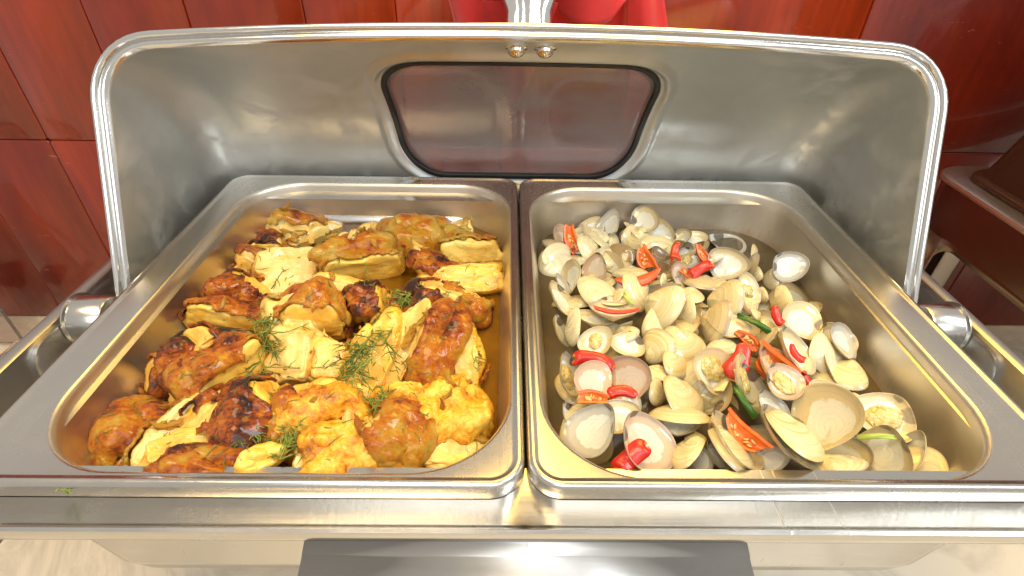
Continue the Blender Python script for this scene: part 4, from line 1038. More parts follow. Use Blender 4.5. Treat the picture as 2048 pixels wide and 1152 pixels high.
CHICKEN = [
    ((-0.2021, 0.2927, -0.0653), (0.8547, 0.4841, 0.184, 0.0348), (0.0689, 0.0292, 0.0342), 'meat', 0.2, (((0, 0.5, 0.85), 0.3),), (-1, 0.2, -0.2), 0.2, 'pale chicken piece rising highest against the back wall'),
    ((-0.2017, 0.2816, -0.0456), (0.8616, 0.4719, 0.1782, 0.0571), (0.0617, 0.0399, 0.0426), 'meat', 0.35, (((0.55, -0.2, 0.8), 0.34), ((-0.6, -0.5, 0.6), 0.36)), (0, 0.55, 0.55), 0.55, 'chicken joint with an orange patch at the back left'),
    ((-0.2186, 0.2506, -0.0448), (0.8162, 0.4917, 0.0845, 0.2915), (0.0295, 0.0329, 0.0299), 'meat', 0.75, (((-0.3, -0.3, 0.9), 0.2),), (0.2, 0.9, 0.1), 0.25, 'greyish sliced chicken piece with a dark skin edge, back left corner'),
    ((-0.1666, 0.2947, -0.0504), (0.859, 0.4629, 0.2062, -0.0732), (0.0388, 0.0213, 0.0235), 'meat', 0.2, (((0.2, 0.2, 0.9), 0.2),), (0, -1, 0), 0.6, 'small pale chicken flake at the back wall'),
    ((-0.1347, 0.2848, -0.0429), (0.8439, 0.4972, 0.0264, 0.1997), (0.0442, 0.0203, 0.0233), 'meat', 0.2, (((0.2, 0.2, 0.9), 0.25),), (0, -1, 0), 0.6, 'pale yellow chicken strip under dill at the back'),
    ((-0.0936, 0.2685, -0.0416), (0.8666, 0.4858, 0.0381, 0.107), (0.0581, 0.0475, 0.0488), 'skin', 0.3, (((0, -0.8, -0.6), 0.4),), (0, 0.2, 1), -0.5, 'big golden brown skin-covered chicken piece at the back right'),
    ((-0.0604, 0.2837, -0.0416), (0.866, 0.4918, 0.0066, 0.0903), (0.0492, 0.0337, 0.0357), 'skin', 0.12, (), (0, 0.2, 1), -0.6, 'tan rounded chicken knob in the back right corner'),
    ((-0.0392, 0.25, -0.0419), (0.8751, 0.4665, 0.086, -0.0956), (0.0465, 0.0327, 0.0345), 'meat', 0.15, (((0.2, -0.3, 0.9), 0.25),), (-0.5, 0.8, 0), 0.5, 'pale greenish chicken piece below the tan knob on the right'),
    ((-0.0442, 0.1981, -0.0314), (0.8884, 0.4536, 0.0097, 0.0695), (0.0588, 0.0255, 0.0297), 'meat', 0.2, (((-0.05, 0.1, 1), 0.16), ((0, -0.9, 0.3), 0.36)), (0, -0.2, -1), 0.2, 'bright pale chicken slice lying flat near the right wall'),
    ((-0.0409, 0.1702, -0.0302), (0.8981, 0.4304, 0.0701, -0.0572), (0.0321, 0.0277, 0.0283), 'skin', 0.45, (), (0, 0.3, 1), -0.6, 'round orange-brown chicken lump on the right'),
    ((-0.0675, 0.2108, -0.0314), (0.8782, 0.443, 0.1352, -0.119), (0.0382, 0.0223, 0.0243), 'skin', 0.65, (((0, -0.8, 0.4), 0.35),), (0, 0.3, 1), -0.5, 'brown crusty chicken piece left of the bright flat slice'),
    ((-0.1841, 0.2058, -0.0312), (0.8572, 0.4653, 0.1215, 0.1843), (0.0559, 0.0388, 0.041), 'meat', 0.3, (((0.1, 0.35, 0.95), 0.16), ((0.95, -0.2, 0.3), 0.4), ((-0.1, -0.95, 0.2), 0.42), ((-0.9, 0.3, 0.2), 0.42)), (-0.2, -0.3, -1), 0.3, 'large smooth pale chicken block at the left back'),
    ((-0.2111, 0.2212, -0.0411), (0.8694, 0.4148, 0.2683, 0.0026), (0.0473, 0.0294, 0.0316), 'meat', 0.5, (((-0.5, -0.3, 0.8), 0.22),), (0.1, 1, 0.25), 0.1, 'chicken piece with a browned top near the left wall'),
    ((-0.208, 0.1789, -0.0301), (0.8522, 0.4535, 0.1433, 0.2183), (0.04, 0.0296, 0.0309), 'skin', 0.72, (((0, -0.9, 0.3), 0.38),), (0, 0.3, 1), -0.35, 'reddish brown skin piece in front of the large pale block'),
    ((-0.1263, 0.2177, -0.0319), (0.8662, 0.4701, 0.0639, 0.1568), (0.0713, 0.0428, 0.0464), 'cut', 0.38, (((-0.15, -0.75, 0.65), 0.16), ((0.95, 0, 0.2), 0.42)), (0.1, 0.7, 0.6), -0.1, 'chicken piece with orange skin and a pale cut face, back centre'),
    ((-0.1268, 0.1666, -0.026), (0.8926, 0.4223, 0.1579, 0.0057), (0.0502, 0.0273, 0.0301), 'meat', 0.3, (((-0.2, 0, 1), 0.2), ((0, -0.95, 0.2), 0.38)), (0.6, -0.3, -0.6), 0.3, 'pale chicken slab below the orange-skinned back piece'),
    ((-0.1074, 0.1552, -0.0223), (0.8863, 0.4365, 0.073, 0.1364), (0.0308, 0.0238, 0.0247), 'skin', 0.85, (((-0.9, -0.2, 0.2), 0.38),), (0, 0.2, 1), -0.5, 'small dark brown crusty lump in the middle'),
    ((-0.0606, 0.1618, -0.0294), (0.8665, 0.4298, -0.0497, 0.2491), (0.0593, 0.0424, 0.0445), 'skin', 0.8, (((-0.2, -0.9, 0.2), 0.42),), (0, 0.2, 1), -0.5, 'big dark brown skin piece right of the middle'),
    ((-0.2037, 0.1522, -0.0372), (0.889, 0.3894, 0.2377, 0.0397), (0.0651, 0.0255, 0.0304), 'cut', 0.55, (((-0.4, -0.55, 0.7), 0.22),), (0.1, 0.75, 0.6), -0.2, 'orange skin strip with a pale lower edge at the left'),
    ((-0.1941, 0.1074, -0.0333), (0.9024, 0.3455, 0.2575, 0.0013), (0.0603, 0.0402, 0.0427), 'cut', 0.78, (((-0.75, -0.25, 0.55), 0.3),), (0.2, 0.3, 1), -0.3, 'large blistered brown chicken piece on the left'),
    ((-0.1528, 0.1224, -0.0269), (0.8916, 0.4049, 0.1436, 0.1428), (0.0337, 0.0608, 0.037), 'meat', 0.3, (((-0.25, 0.2, 0.95), 0.18), ((-0.9, 0.1, 0.3), 0.4)), (0.5, 0.6, -0.3), 0.5, 'yellow chicken wedge under the big dill sprig'),
    ((-0.1429, 0.1411, -0.0245), (0.8441, 0.4386, 0.042, 0.3054), (0.0441, 0.0441, 0.0441), 'cut', 0.4, (((-0.5, -0.6, 0.6), 0.18),), (0.5, 0.4, 0.7), -0.1, 'chicken chunk with shredded orange skin in the centre'),
    ((-0.1404, 0.104, -0.0232), (0.9088, 0.3738, 0.1822, 0.035), (0.0393, 0.0405, 0.0394), 'meat', 0.35, (((-0.55, 0.1, 0.8), 0.2), ((0.7, 0.15, 0.7), 0.24), ((0, -0.9, 0.4), 0.36), ((0, 0.95, 0.2), 0.42)), (0, -0.8, -0.4), 0.45, 'faceted bright yellow chicken block in the centre'),
    ((-0.1192, 0.1025, -0.023), (0.9021, 0.3927, 0.1072, 0.1431), (0.0211, 0.0249, 0.0216), 'meat', 0.35, (((0.1, 0.2, 1), 0.2), ((0.8, -0.3, 0.5), 0.33)), (-0.3, -0.8, 0), 0.5, 'small pale chicken cube right of the bright yellow block'),
    ((-0.0946, 0.1041, -0.0242), (0.9083, 0.3558, 0.1809, -0.1249), (0.0309, 0.0569, 0.0342), 'meat', 0.3, (((-0.35, 0.1, 0.92), 0.16), ((0.92, 0.2, 0.3), 0.38)), (-0.6, -0.6, -0.2), 0.5, 'pale chicken slab under the dill, right of the centre'),
    ((-0.0761, 0.1077, -0.0214), (0.9041, 0.3646, 0.1649, -0.1499), (0.0249, 0.0624, 0.0296), 'meat', 0.3, (((-0.55, 0.1, 0.85), 0.1), ((0.9, 0, 0.3), 0.3)), (0.3, 0.1, -1), 0.6, 'long pale meat face of the sliced breast'),
    ((-0.0599, 0.1101, -0.022), (0.9104, 0.3784, 0.1245, -0.1115), (0.0325, 0.0587, 0.0357), 'skin', 0.55, (((-0.95, 0, 0.1), 0.26),), (0.3, 0.1, 1), -0.6, 'long slice of breast with brown skin on its right side'),
    ((-0.0392, 0.1063, -0.0273), (0.9202, 0.3864, 0.0198, 0.0602), (0.0277, 0.0428, 0.0296), 'meat', 0.3, (((-0.1, 0.1, 1), 0.22), ((-0.9, 0, 0.3), 0.38)), (0.3, -0.9, 0.1), 0.45, 'pale torn chicken piece beside the right wall'),
    ((-0.0464, 0.12, -0.0234), (0.8964, 0.4029, -0.0258, 0.183), (0.0261, 0.0157, 0.018), 'meat', 0.35, (((0, 0.2, 1), 0.25),), (0.8, 0, 0.3), 0.5, 'thin chicken flake above the pale torn right piece'),
    ((-0.182, 0.0927, -0.0263), (0.8601, 0.4017, 0.1327, 0.2849), (0.049, 0.0386, 0.0399), 'cut', 0.5, (((0.45, -0.55, 0.7), 0.26),), (-0.3, 0.4, 0.85), -0.25, 'orange chicken piece with torn skin left of the centre'),
    ((-0.2083, 0.1062, -0.0308), (0.8614, 0.4055, 0.1674, 0.2559), (0.0406, 0.0281, 0.0297), 'skin', 0.92, (), (0, 0.2, 1), -0.6, 'almost black blistered skin on the left'),
    ((-0.213, 0.0903, -0.0417), (0.9032, 0.307, 0.2996, -0.0153), (0.0427, 0.0336, 0.0347), 'cut', 0.66, (((-0.7, -0.4, 0.5), 0.28),), (0.2, 0.3, 1), -0.3, 'brown chicken piece with a pale bone end at the left'),
    ((-0.2142, 0.053, -0.0419), (0.9128, 0.2775, 0.2992, 0.0154), (0.0401, 0.0414, 0.0402), 'cut', 0.5, (((0.5, -0.5, 0.6), 0.3),), (-0.1, 0.3, 1), -0.35, 'orange-brown chicken piece in the front left corner'),
    ((-0.1895, 0.0538, -0.0236), (0.8898, 0.2249, 0.337, -0.2102), (0.015, 0.0408, 0.0182), 'meat', 0.3, (((0.2, 0.2, 1), 0.2),), (0, 0, -1), 0.5, 'narrow pale meat ridge in the front left'),
    ((-0.1672, 0.0492, -0.0194), (0.9187, 0.3126, 0.2376, 0.0427), (0.0357, 0.0251, 0.0264), 'skin', 0.66, (((0, -0.85, 0.4), 0.36),), (0, 0.3, 1), -0.5, 'round browned chicken knuckle in the front left'),
    ((-0.1428, 0.0491, -0.0244), (0.9127, 0.3384, 0.1572, 0.1664), (0.0395, 0.05, 0.0408), 'skin', 0.96, (), (0, 0.2, 1), -0.6, 'darkest brown chicken piece at the front centre left'),
    ((-0.1619, 0.0663, -0.0215), (0.8605, 0.3837, 0.1128, 0.3156), (0.0363, 0.0209, 0.0229), 'skin', 0.93, (), (0, 0.2, 1), -0.6, 'dark sticky chicken skin behind the browned knuckle'),
    ((-0.163, 0.0331, -0.0183), (0.9143, 0.3186, 0.2056, 0.1425), (0.053, 0.0189, 0.0232), 'meat', 0.3, (((0.1, 0.3, 0.95), 0.14),), (0, -0.9, 0.1), 0.35, 'torn pale chicken strips at the front left'),
    ((-0.1901, 0.0326, -0.0233), (0.9181, 0.2518, 0.3006, -0.0577), (0.0192, 0.0268, 0.0201), 'meat', 0.3, (((-0.1, 0.2, 1), 0.2),), (-0.9, 0, 0), 0.4, 'pale folded chicken flap at the front left'),
    ((-0.1498, 0.0222, -0.0192), (0.9301, 0.2893, 0.2153, 0.0702), (0.0515, 0.0184, 0.0225), 'skin', 0.6, (), (0, 0.3, 1), -0.5, 'reddish chicken skin along the front rim'),
    ((-0.1316, 0.0235, -0.0136), (0.9074, 0.3266, 0.1377, 0.2257), (0.0195, 0.0098, 0.018), 'meat', 0.35, (), (0, 0, -1), 0.8, 'smooth tan chicken bone end at the front'),
    ((-0.1126, 0.0548, -0.0239), (0.9303, 0.33, 0.1494, 0.0569), (0.0507, 0.04, 0.0414), 'crumb', 0.35, (), (0, 0.3, 1), 2, 'crumbly golden chicken piece at the front centre'),
    ((-0.1246, 0.0463, -0.0208), (0.9293, 0.3217, 0.1701, 0.0626), (0.0237, 0.0342, 0.025), 'skin', 0.45, (), (0, 0.2, 1), -0.4, 'orange skin fold left of the crumbly golden piece'),
    ((-0.091, 0.0288, -0.0189), (0.9432, 0.3031, 0.1286, 0.0447), (0.0397, 0.0285, 0.0299), 'crumb', 0.28, (), (0, 0.3, 1), 2, 'crumbly pale yellow chicken at the front rim'),
    ((-0.1059, 0.0226, -0.0148), (0.9258, 0.3151, 0.1146, 0.1746), (0.0159, 0.0159, 0.018), 'meat', 0.3, (((0, 0.1, 1), 0.3),), (0, 0, -1), 0.8, 'small pale chicken ball at the front rim'),
    ((-0.072, 0.0385, -0.021), (0.9354, 0.2935, 0.1496, -0.1287), (0.0381, 0.0381, 0.0381), 'skin', 0.38, (((-0.5, -0.7, 0.3), 0.36),), (0.2, 0.3, 1), -0.5, 'orange pointed skin piece at the front right of the centre'),
    ((-0.0455, 0.0547, -0.0267), (0.924, 0.3346, -0.0064, 0.1852), (0.0482, 0.0428, 0.0435), 'crumb', 0.35, (), (0, 0.3, 1), 2, 'crumbly orange chicken piece in the front right corner'),
    ((-0.042, 0.0343, -0.0223), (0.9475, 0.3038, 0.0765, -0.0632), (0.0333, 0.0218, 0.0232), 'meat', 0.3, (((0, 0.3, 0.95), 0.2),), (0, 1, 0.1), 0.4, 'pale chicken piece at the front right rim'),
    ((-0.088, 0.0651, -0.0211), (0.9307, 0.3352, 0.1423, -0.0352), (0.0336, 0.0168, 0.0189), 'meat', 0.25, (((0, 0.2, 1), 0.2),), (0, 0, -1), 0.8, 'pale chicken bit under dill below the sliced breast'),
    ((-0.0686, 0.0599, -0.0203), (0.9326, 0.3455, 0.0712, 0.0763), (0.0357, 0.0206, 0.0225), 'crumb', 0.4, (), (0, 0.3, 1), 2, 'small crumbly chicken bit below the sliced breast'),
]
DILL = [
    (((-0.1527, 0.1525, -0.0092), (-0.1607, 0.144, -0.0102), (-0.1621, 0.1278, -0.0105), (-0.1595, 0.1089, -0.0101), (-0.1561, 0.0914, -0.0097)), 'dense', 'largest dill sprig draped over the middle left chicken'),
    (((-0.1717, 0.1392, -0.0141), (-0.1666, 0.117, -0.0131), (-0.1597, 0.0951, -0.0118), (-0.1477, 0.0786, -0.011)), 'dense', 'thick dark dill clump left of the bright yellow chicken block'),
    (((-0.0953, 0.129, -0.0092), (-0.0952, 0.1071, -0.0092), (-0.1006, 0.0932, -0.0092), (-0.106, 0.0858, -0.0092)), 'dense', 'dill sprig over the pale slabs right of the centre'),
    (((-0.0814, 0.1219, -0.0074), (-0.0843, 0.1021, -0.0073), (-0.0932, 0.0989, -0.0074), (-0.1016, 0.0943, -0.0074)), 'loose', 'branching dill spray crossing the right-hand slabs'),
    (((-0.0895, 0.0908, -0.0082), (-0.0941, 0.0835, -0.0083), (-0.0969, 0.0738, -0.0083), (-0.0962, 0.0646, -0.0083)), 'loose', 'dill stalk running down the pale slab'),
    (((-0.0766, 0.155, -0.0101), (-0.0802, 0.1471, -0.0101), (-0.0806, 0.1357, -0.01)), 'dense', 'small dill tuft by the dark brown skin piece'),
    (((-0.1394, 0.2048, -0.0134), (-0.1349, 0.1859, -0.0117), (-0.1329, 0.1717, -0.011)), 'stray', 'short dill thread on the orange-skinned back piece'),
    (((-0.117, 0.1954, -0.0116), (-0.1111, 0.1754, -0.0102), (-0.1061, 0.1605, -0.0101)), 'stray', 'long dill thread across the cut face at the back'),
    (((-0.1229, 0.1481, -0.0092), (-0.1174, 0.1551, -0.0092), (-0.1097, 0.1582, -0.0092)), 'stray', 'curved dark dill thread on the pale slab'),
    (((-0.1776, 0.1652, -0.0145), (-0.1757, 0.1759, -0.0115), (-0.1753, 0.1855, -0.012)), 'stray', 'dill thread on the large smooth pale block'),
    (((-0.1333, 0.1378, -0.0109), (-0.1342, 0.1473, -0.0109), (-0.1388, 0.157, -0.011)), 'stray', 'dill thread in the gap right of the large block'),
    (((-0.1547, 0.1074, -0.0059), (-0.1439, 0.1105, -0.0056), (-0.1352, 0.1172, -0.0055)), 'stray', 'dill thread across the central chunk'),
    (((-0.1232, 0.0819, -0.0091), (-0.1133, 0.0827, -0.0091), (-0.1043, 0.0872, -0.0092)), 'stray', 'dill thread under the bright yellow block'),
    (((-0.1195, 0.2534, -0.0238), (-0.1146, 0.266, -0.0259), (-0.115, 0.2991, -0.0323)), 'loose', 'dill sprig at the back wall'),
    (((-0.1611, 0.2675, -0.0275), (-0.1434, 0.2589, -0.0256), (-0.1335, 0.2552, -0.025)), 'stray', 'dill thread behind the back pieces'),
    (((-0.0812, 0.0381, -0.0064), (-0.0788, 0.0481, -0.0064), (-0.0766, 0.054, -0.0064), (-0.0801, 0.0601, -0.0064)), 'loose', 'dill sprig below the sliced breast at the front'),
    (((-0.1465, 0.0452, -0.0056), (-0.141, 0.0369, -0.0056), (-0.1379, 0.0277, -0.0055)), 'dense', 'wet dark dill clump on the darkest chicken piece'),
    (((-0.1191, 0.0172, -0.0064), (-0.1191, 0.0247, -0.0065), (-0.1184, 0.0324, -0.0064)), 'dense', 'charred dill clump at the front centre'),
    (((-0.1606, 0.2654, -0.028), (-0.1576, 0.2453, -0.0245), (-0.1542, 0.2241, -0.0213)), 'dense', 'dark dill tuft between the back pieces'),
    (((-0.0291, 0.0995, -0.016), (-0.0267, 0.0929, -0.0168), (-0.0274, 0.0868, -0.0166)), 'stray', 'fine dill thread beside the right wall'),
    (((-0.2112, -0.002, -0.0036), (-0.2098, 0.0003, -0.0036), (-0.2071, -0.001, -0.0036), (-0.2034, -0.0024, -0.0037)), 'stray', 'tiny dill sprig stuck on the front rim of the left pan'),
]


# ------------------------------------------------------------------ chicken
def ico(sub):
    bm = bmesh.new()
    bmesh.ops.create_icosphere(bm, subdivisions=sub, radius=1.0)
    v = np.array([x.co[:] for x in bm.verts])
    f = np.array([[q.index for q in x.verts] for x in bm.faces])
    bm.free()
    return v, f


ICO_V5, ICO_F5 = ico(5)
ICO_V3, ICO_F3 = ico(4)


def vnormals(p, f):
    n = np.zeros_like(p)
    fn = np.cross(p[f[:, 1]] - p[f[:, 0]], p[f[:, 2]] - p[f[:, 0]])
    for k in range(3):
        np.add.at(n, f[:, k], fn)
    return n / (np.linalg.norm(n, axis=1)[:, None] + 1e-12)


def chicken(idx, row):
    loc, quat, dims, style, brown, cuts, sdir, thr, lab = row
    IV, IF = (ICO_V5, ICO_F5)
    seed = idx * 17.3
    D = np.array(dims)
    e = 0.78 if style in ('meat', 'cut') else 0.85
    q = np.sign(IV) * np.abs(IV) ** e
    q /= (np.abs(q) ** 3.0).sum(1)[:, None] ** (1 / 3.0)
    p = q * 0.5
    p *= (1 + 0.60 * perlin(IV * 1.1 + seed) + 0.34 * perlin(IV * 2.4 + seed * 2))[:, None]
    cut = np.zeros(len(p), bool)
    rc = random.Random(idx + 900)
    cuts = list(cuts)
    if style == 'skin' and min(dims) > 0.012:
        a_ = rc.uniform(0, 6.28)
        for k in range(rc.choice((1, 1, 2))):
            b_ = a_ + k * rc.uniform(1.4, 2.6)
            cuts.append(((math.cos(b_), math.sin(b_), rc.uniform(0.0, 0.40)), rc.uniform(0.28, 0.37)))
    for nrm_, d in cuts:
        nn = np.array(nrm_, float)
        nn /= np.linalg.norm(nn)
        s = p @ nn - d * 1.05 - 0.08 * perlin(p * 4 + seed) - 0.02 * perlin(p * 10 + seed)
        hit_ = s > 0
        p[hit_] -= nn * (s[hit_] * 0.96)[:, None]
        cut |= s > 0.006
    w = p * D
    cnt = np.zeros(len(w))
    for a_, b_ in ((0, 1), (1, 2), (2, 0)):
        np.add.at(cnt, IF[:, a_], 1)
    for _ in range(2):
        acc = np.zeros_like(w)
        for a_, b_ in ((0, 1), (1, 2), (2, 0)):
            np.add.at(acc, IF[:, a_], w[IF[:, b_]])
        w = 0.35 * w + 0.65 * acc / cnt[:, None]
    n = vnormals(w, IF)
    if style == 'crumb':
        k = 165.0
        w += n * (0.0048 * perlin(w * k * 0.5 + seed) + 0.0030 * ridged(w * k * 1.0 + seed) + 0.0024 * perlin(w * k * 2.2 + seed))[:, None]
    else:
        amp = np.where(cut, 0.35, 1.0)
        w += n * (amp * (0.0016 * perlin(w * 90 + seed) + 0.0008 * ridged(w * 190 + seed)) + 0.0007 * ridged(w * np.array([120, 420, 260]) + seed))[:, None]
    n = vnormals(w, IF)
    name = 'chicken_piece'
    root = empty(name, loc)
    root.rotation_mode = 'QUATERNION'
    root.rotation_quaternion = quat
    tag(root, lab, 'chicken', 'chicken pieces in the left pan')
    body = obj('meat', w, IF, M['crumb'] if style == 'crumb' else M['meat'], root, angle=0)
    body['yellow'] = float((0.15 + 0.85 * ((idx * 0.37) % 1.0)) if style != 'cut' else 0.8)
    if True:
        sd = np.array(sdir, float)
        sd /= np.linalg.norm(sd)
        m = (n @ sd) > thr + 0.30 * perlin(w * 110 + seed) + 0.16 * perlin(w * 330 + seed)
        m &= ~cut
        fm = m[IF].all(1)
        if fm.sum() > 30:
            used = np.unique(IF[fm])
            mp = -np.ones(len(w), int)
            mp[used] = np.arange(len(used))
            fold = ridged(w * np.array([55, 150, 100]) + seed + 0.5 * perlin(w * 60 + seed)[:, None])
            wr = 0.0010 + 0.0006 * ridged(w * 110 + seed) + 0.0015 * fold + 0.0007 * perlin(w * 300 + seed) + 0.0006 * ridged(w * 520 + seed)
            sk = w[used] + n[used] * np.maximum(wr[used], 0.0003)[:, None]
            s_ = obj('skin', sk, mp[IF[fm]], M['skin'], root, angle=0)
            s_['browning'] = float(min(brown, 0.80))
            at_ = s_.data.attributes.new('char', 'FLOAT', 'POINT')
            at_.data.foreach_set('value', np.clip((wr[used] - 0.0008) / 0.0022, 0, 1).astype(np.float32))
            solidify(s_, 0.0016, -1)
    return root


for i, row in enumerate(CHICKEN):
    chicken(i, row)

# small loose shreds lying on the larger pieces
bpy.context.view_layer.update()
dg = bpy.context.evaluated_depsgraph_get()
SHREDS = []
for sd_ in range(6):
    pv = ICO_V3 * np.array([1.0, 0.36, 0.20])
    pv = pv * (1 + 0.7 * perlin(ICO_V3 * 1.6 + sd_ * 7.7) + 0.5 * perlin(ICO_V3 * 3.7 + sd_))[:, None]
    pv[:, 2] += 0.35 * pv[:, 0] ** 2 * (1 if sd_ % 2 else -0.6)
    SHREDS.append(make_mesh('chicken_shred', pv, ICO_F3, (M['meat'], M['crumb'], M['skin'])[sd_ % 3], angle=0))
rnd = random.Random(77)
shred_on = set()
for k in range(42):
    x, y = rnd.uniform(-0.215, -0.035), rnd.uniform(0.03, 0.28)
    okh, ph_, nh_, _, ho, _ = scene.ray_cast(dg, (x, y, 0.05), (0, 0, -1))
    if not okh or ph_.z < -0.044 or ph_.z > 0.02 or ho.name.startswith(('food', 'lid')):
        continue
    o = add('chicken_shred', SHREDS[rnd.randrange(6)], None, ph_ + nh_ * 0.0008, nh_.to_track_quat('Z', 'Y') @ Quaternion((0, 0, 1), rnd.uniform(0, 6.3)), rnd.uniform(0.0030, 0.0075))
    o['yellow'] = rnd.random()
    o['browning'] = rnd.uniform(0.3, 0.8)
    near_ = sorted(((Vector(r_[0]) - o.location).length, r_[-1]) for r_ in CHICKEN)
    near_ = [l_ for _, l_ in near_ if len(l_.split()) <= 12 and l_ not in shred_on]
    shred_on.add(near_[0])
    tag(o, 'loose shred on the ' + near_[0], 'chicken', 'loose shreds of chicken on the left pan')

# ------------------------------------------------------------------ dill
def dill(idx, row):
    pts, kind, lab = row
    rnd = random.Random(idx * 7 + 3)
    o0 = Vector(pts[0])
    root = tag(empty('dill_sprig', o0), lab, 'dill', 'dill scattered over the chicken')
    path = [Vector(p) - o0 for p in spline(pts, 18)]
    path = [p + Vector((rnd.uniform(-1, 1), rnd.uniform(-1, 1), rnd.uniform(-0.3, 1))) * 0.0006 for p in path]
    r0 = {'dense': 0.00075, 'loose': 0.00068, 'stray': 0.00050}[kind]
    v, f = tube([tuple(p) for p in path], [r0 * (1 - 0.5 * k / 18) for k in range(19)], 5)
    obj('stem', v, f, M['dill'], root, angle=0)
    nf = {'dense': 22, 'loose': 15, 'stray': 3}[kind]
    for k in range(nf):
        s = rnd.random()
        i = int(s * 17)
        p = path[i].lerp(path[i + 1], rnd.random())
        t = (path[i + 1] - path[i]).normalized()
        side = t.cross(Vector((0, 0, 1))).normalized() * rnd.choice((-1, 1))
        L = rnd.uniform(0.006, 0.013) * (1.15 if kind != 'stray' else 0.5)
        d = (t * rnd.uniform(0.2, 1.0) + side * rnd.uniform(0.4, 1.0) + Vector((0, 0, rnd.uniform(-0.25, 0.5)))).normalized()
        parts = []
        bend = Vector((rnd.uniform(-1, 1), rnd.uniform(-1, 1), -0.9)) * 0.45

        def pt(u):
            return p + d * (L * u) + bend * (L * u * u)
        parts.append(tube([tuple(pt(u / 5)) for u in range(6)], [0.00046 - 0.00020 * u / 5 for u in range(6)], 4))
        for b in range(rnd.randint(4, 7) if kind != 'stray' else 0):
            u = 0.25 + 0.7 * rnd.random()
            q = pt(u)
            dd = (d * 0.8 + Vector((rnd.uniform(-1, 1), rnd.uniform(-1, 1), rnd.uniform(-0.5, 0.5)))).normalized()
            l2 = L * rnd.uniform(0.25, 0.55)
            parts.append(tube([tuple(q), tuple(q + dd * l2 * 0.5), tuple(q + dd * l2 + Vector((0, 0, -l2 * 0.2)))], [0.00036, 0.00030, 0.00016], 4))
        v, f = merge(parts)
        obj('frond', v, f, M['dill'], root, angle=0)


for i, row in enumerate(DILL):
    dill(i, row)

# countless tiny chopped dill flecks over the chicken
rnd = random.Random(99)
parts = []
for k in range(420):
    x, y = rnd.uniform(-0.225, -0.025), rnd.uniform(0.02, 0.295)
    okh, ph_, nh_, _, ho, _ = scene.ray_cast(dg, (x, y, 0.05), (0, -0.25, -1))
    if not okh or ph_.z < -0.045 or ph_.z > 0.02 or ho.name.startswith(('food', 'lid', 'roast')):
        continue
    d = Vector((rnd.uniform(-1, 1), rnd.uniform(-1, 1), rnd.uniform(-1, 1)))
    d = (d - nh_ * d.dot(nh_)).normalized()
    l_ = rnd.uniform(0.0012, 0.0048)
    c_ = ph_ + nh_ * 0.0004
    side = d.cross(nh_)
    parts.append(tube([tuple(c_ - d * l_), tuple(c_ + side * l_ * rnd.uniform(-0.4, 0.4) + nh_ * 0.0003), tuple(c_ + d * l_)], [0.00018, 0.00030, 0.00014], 4))
v, f = merge(parts)
tag(obj('dill_flecks', v, f, M['dill'], angle=0), 'tiny chopped dill flecks sprinkled over all the chicken', 'dill', kind='stuff')

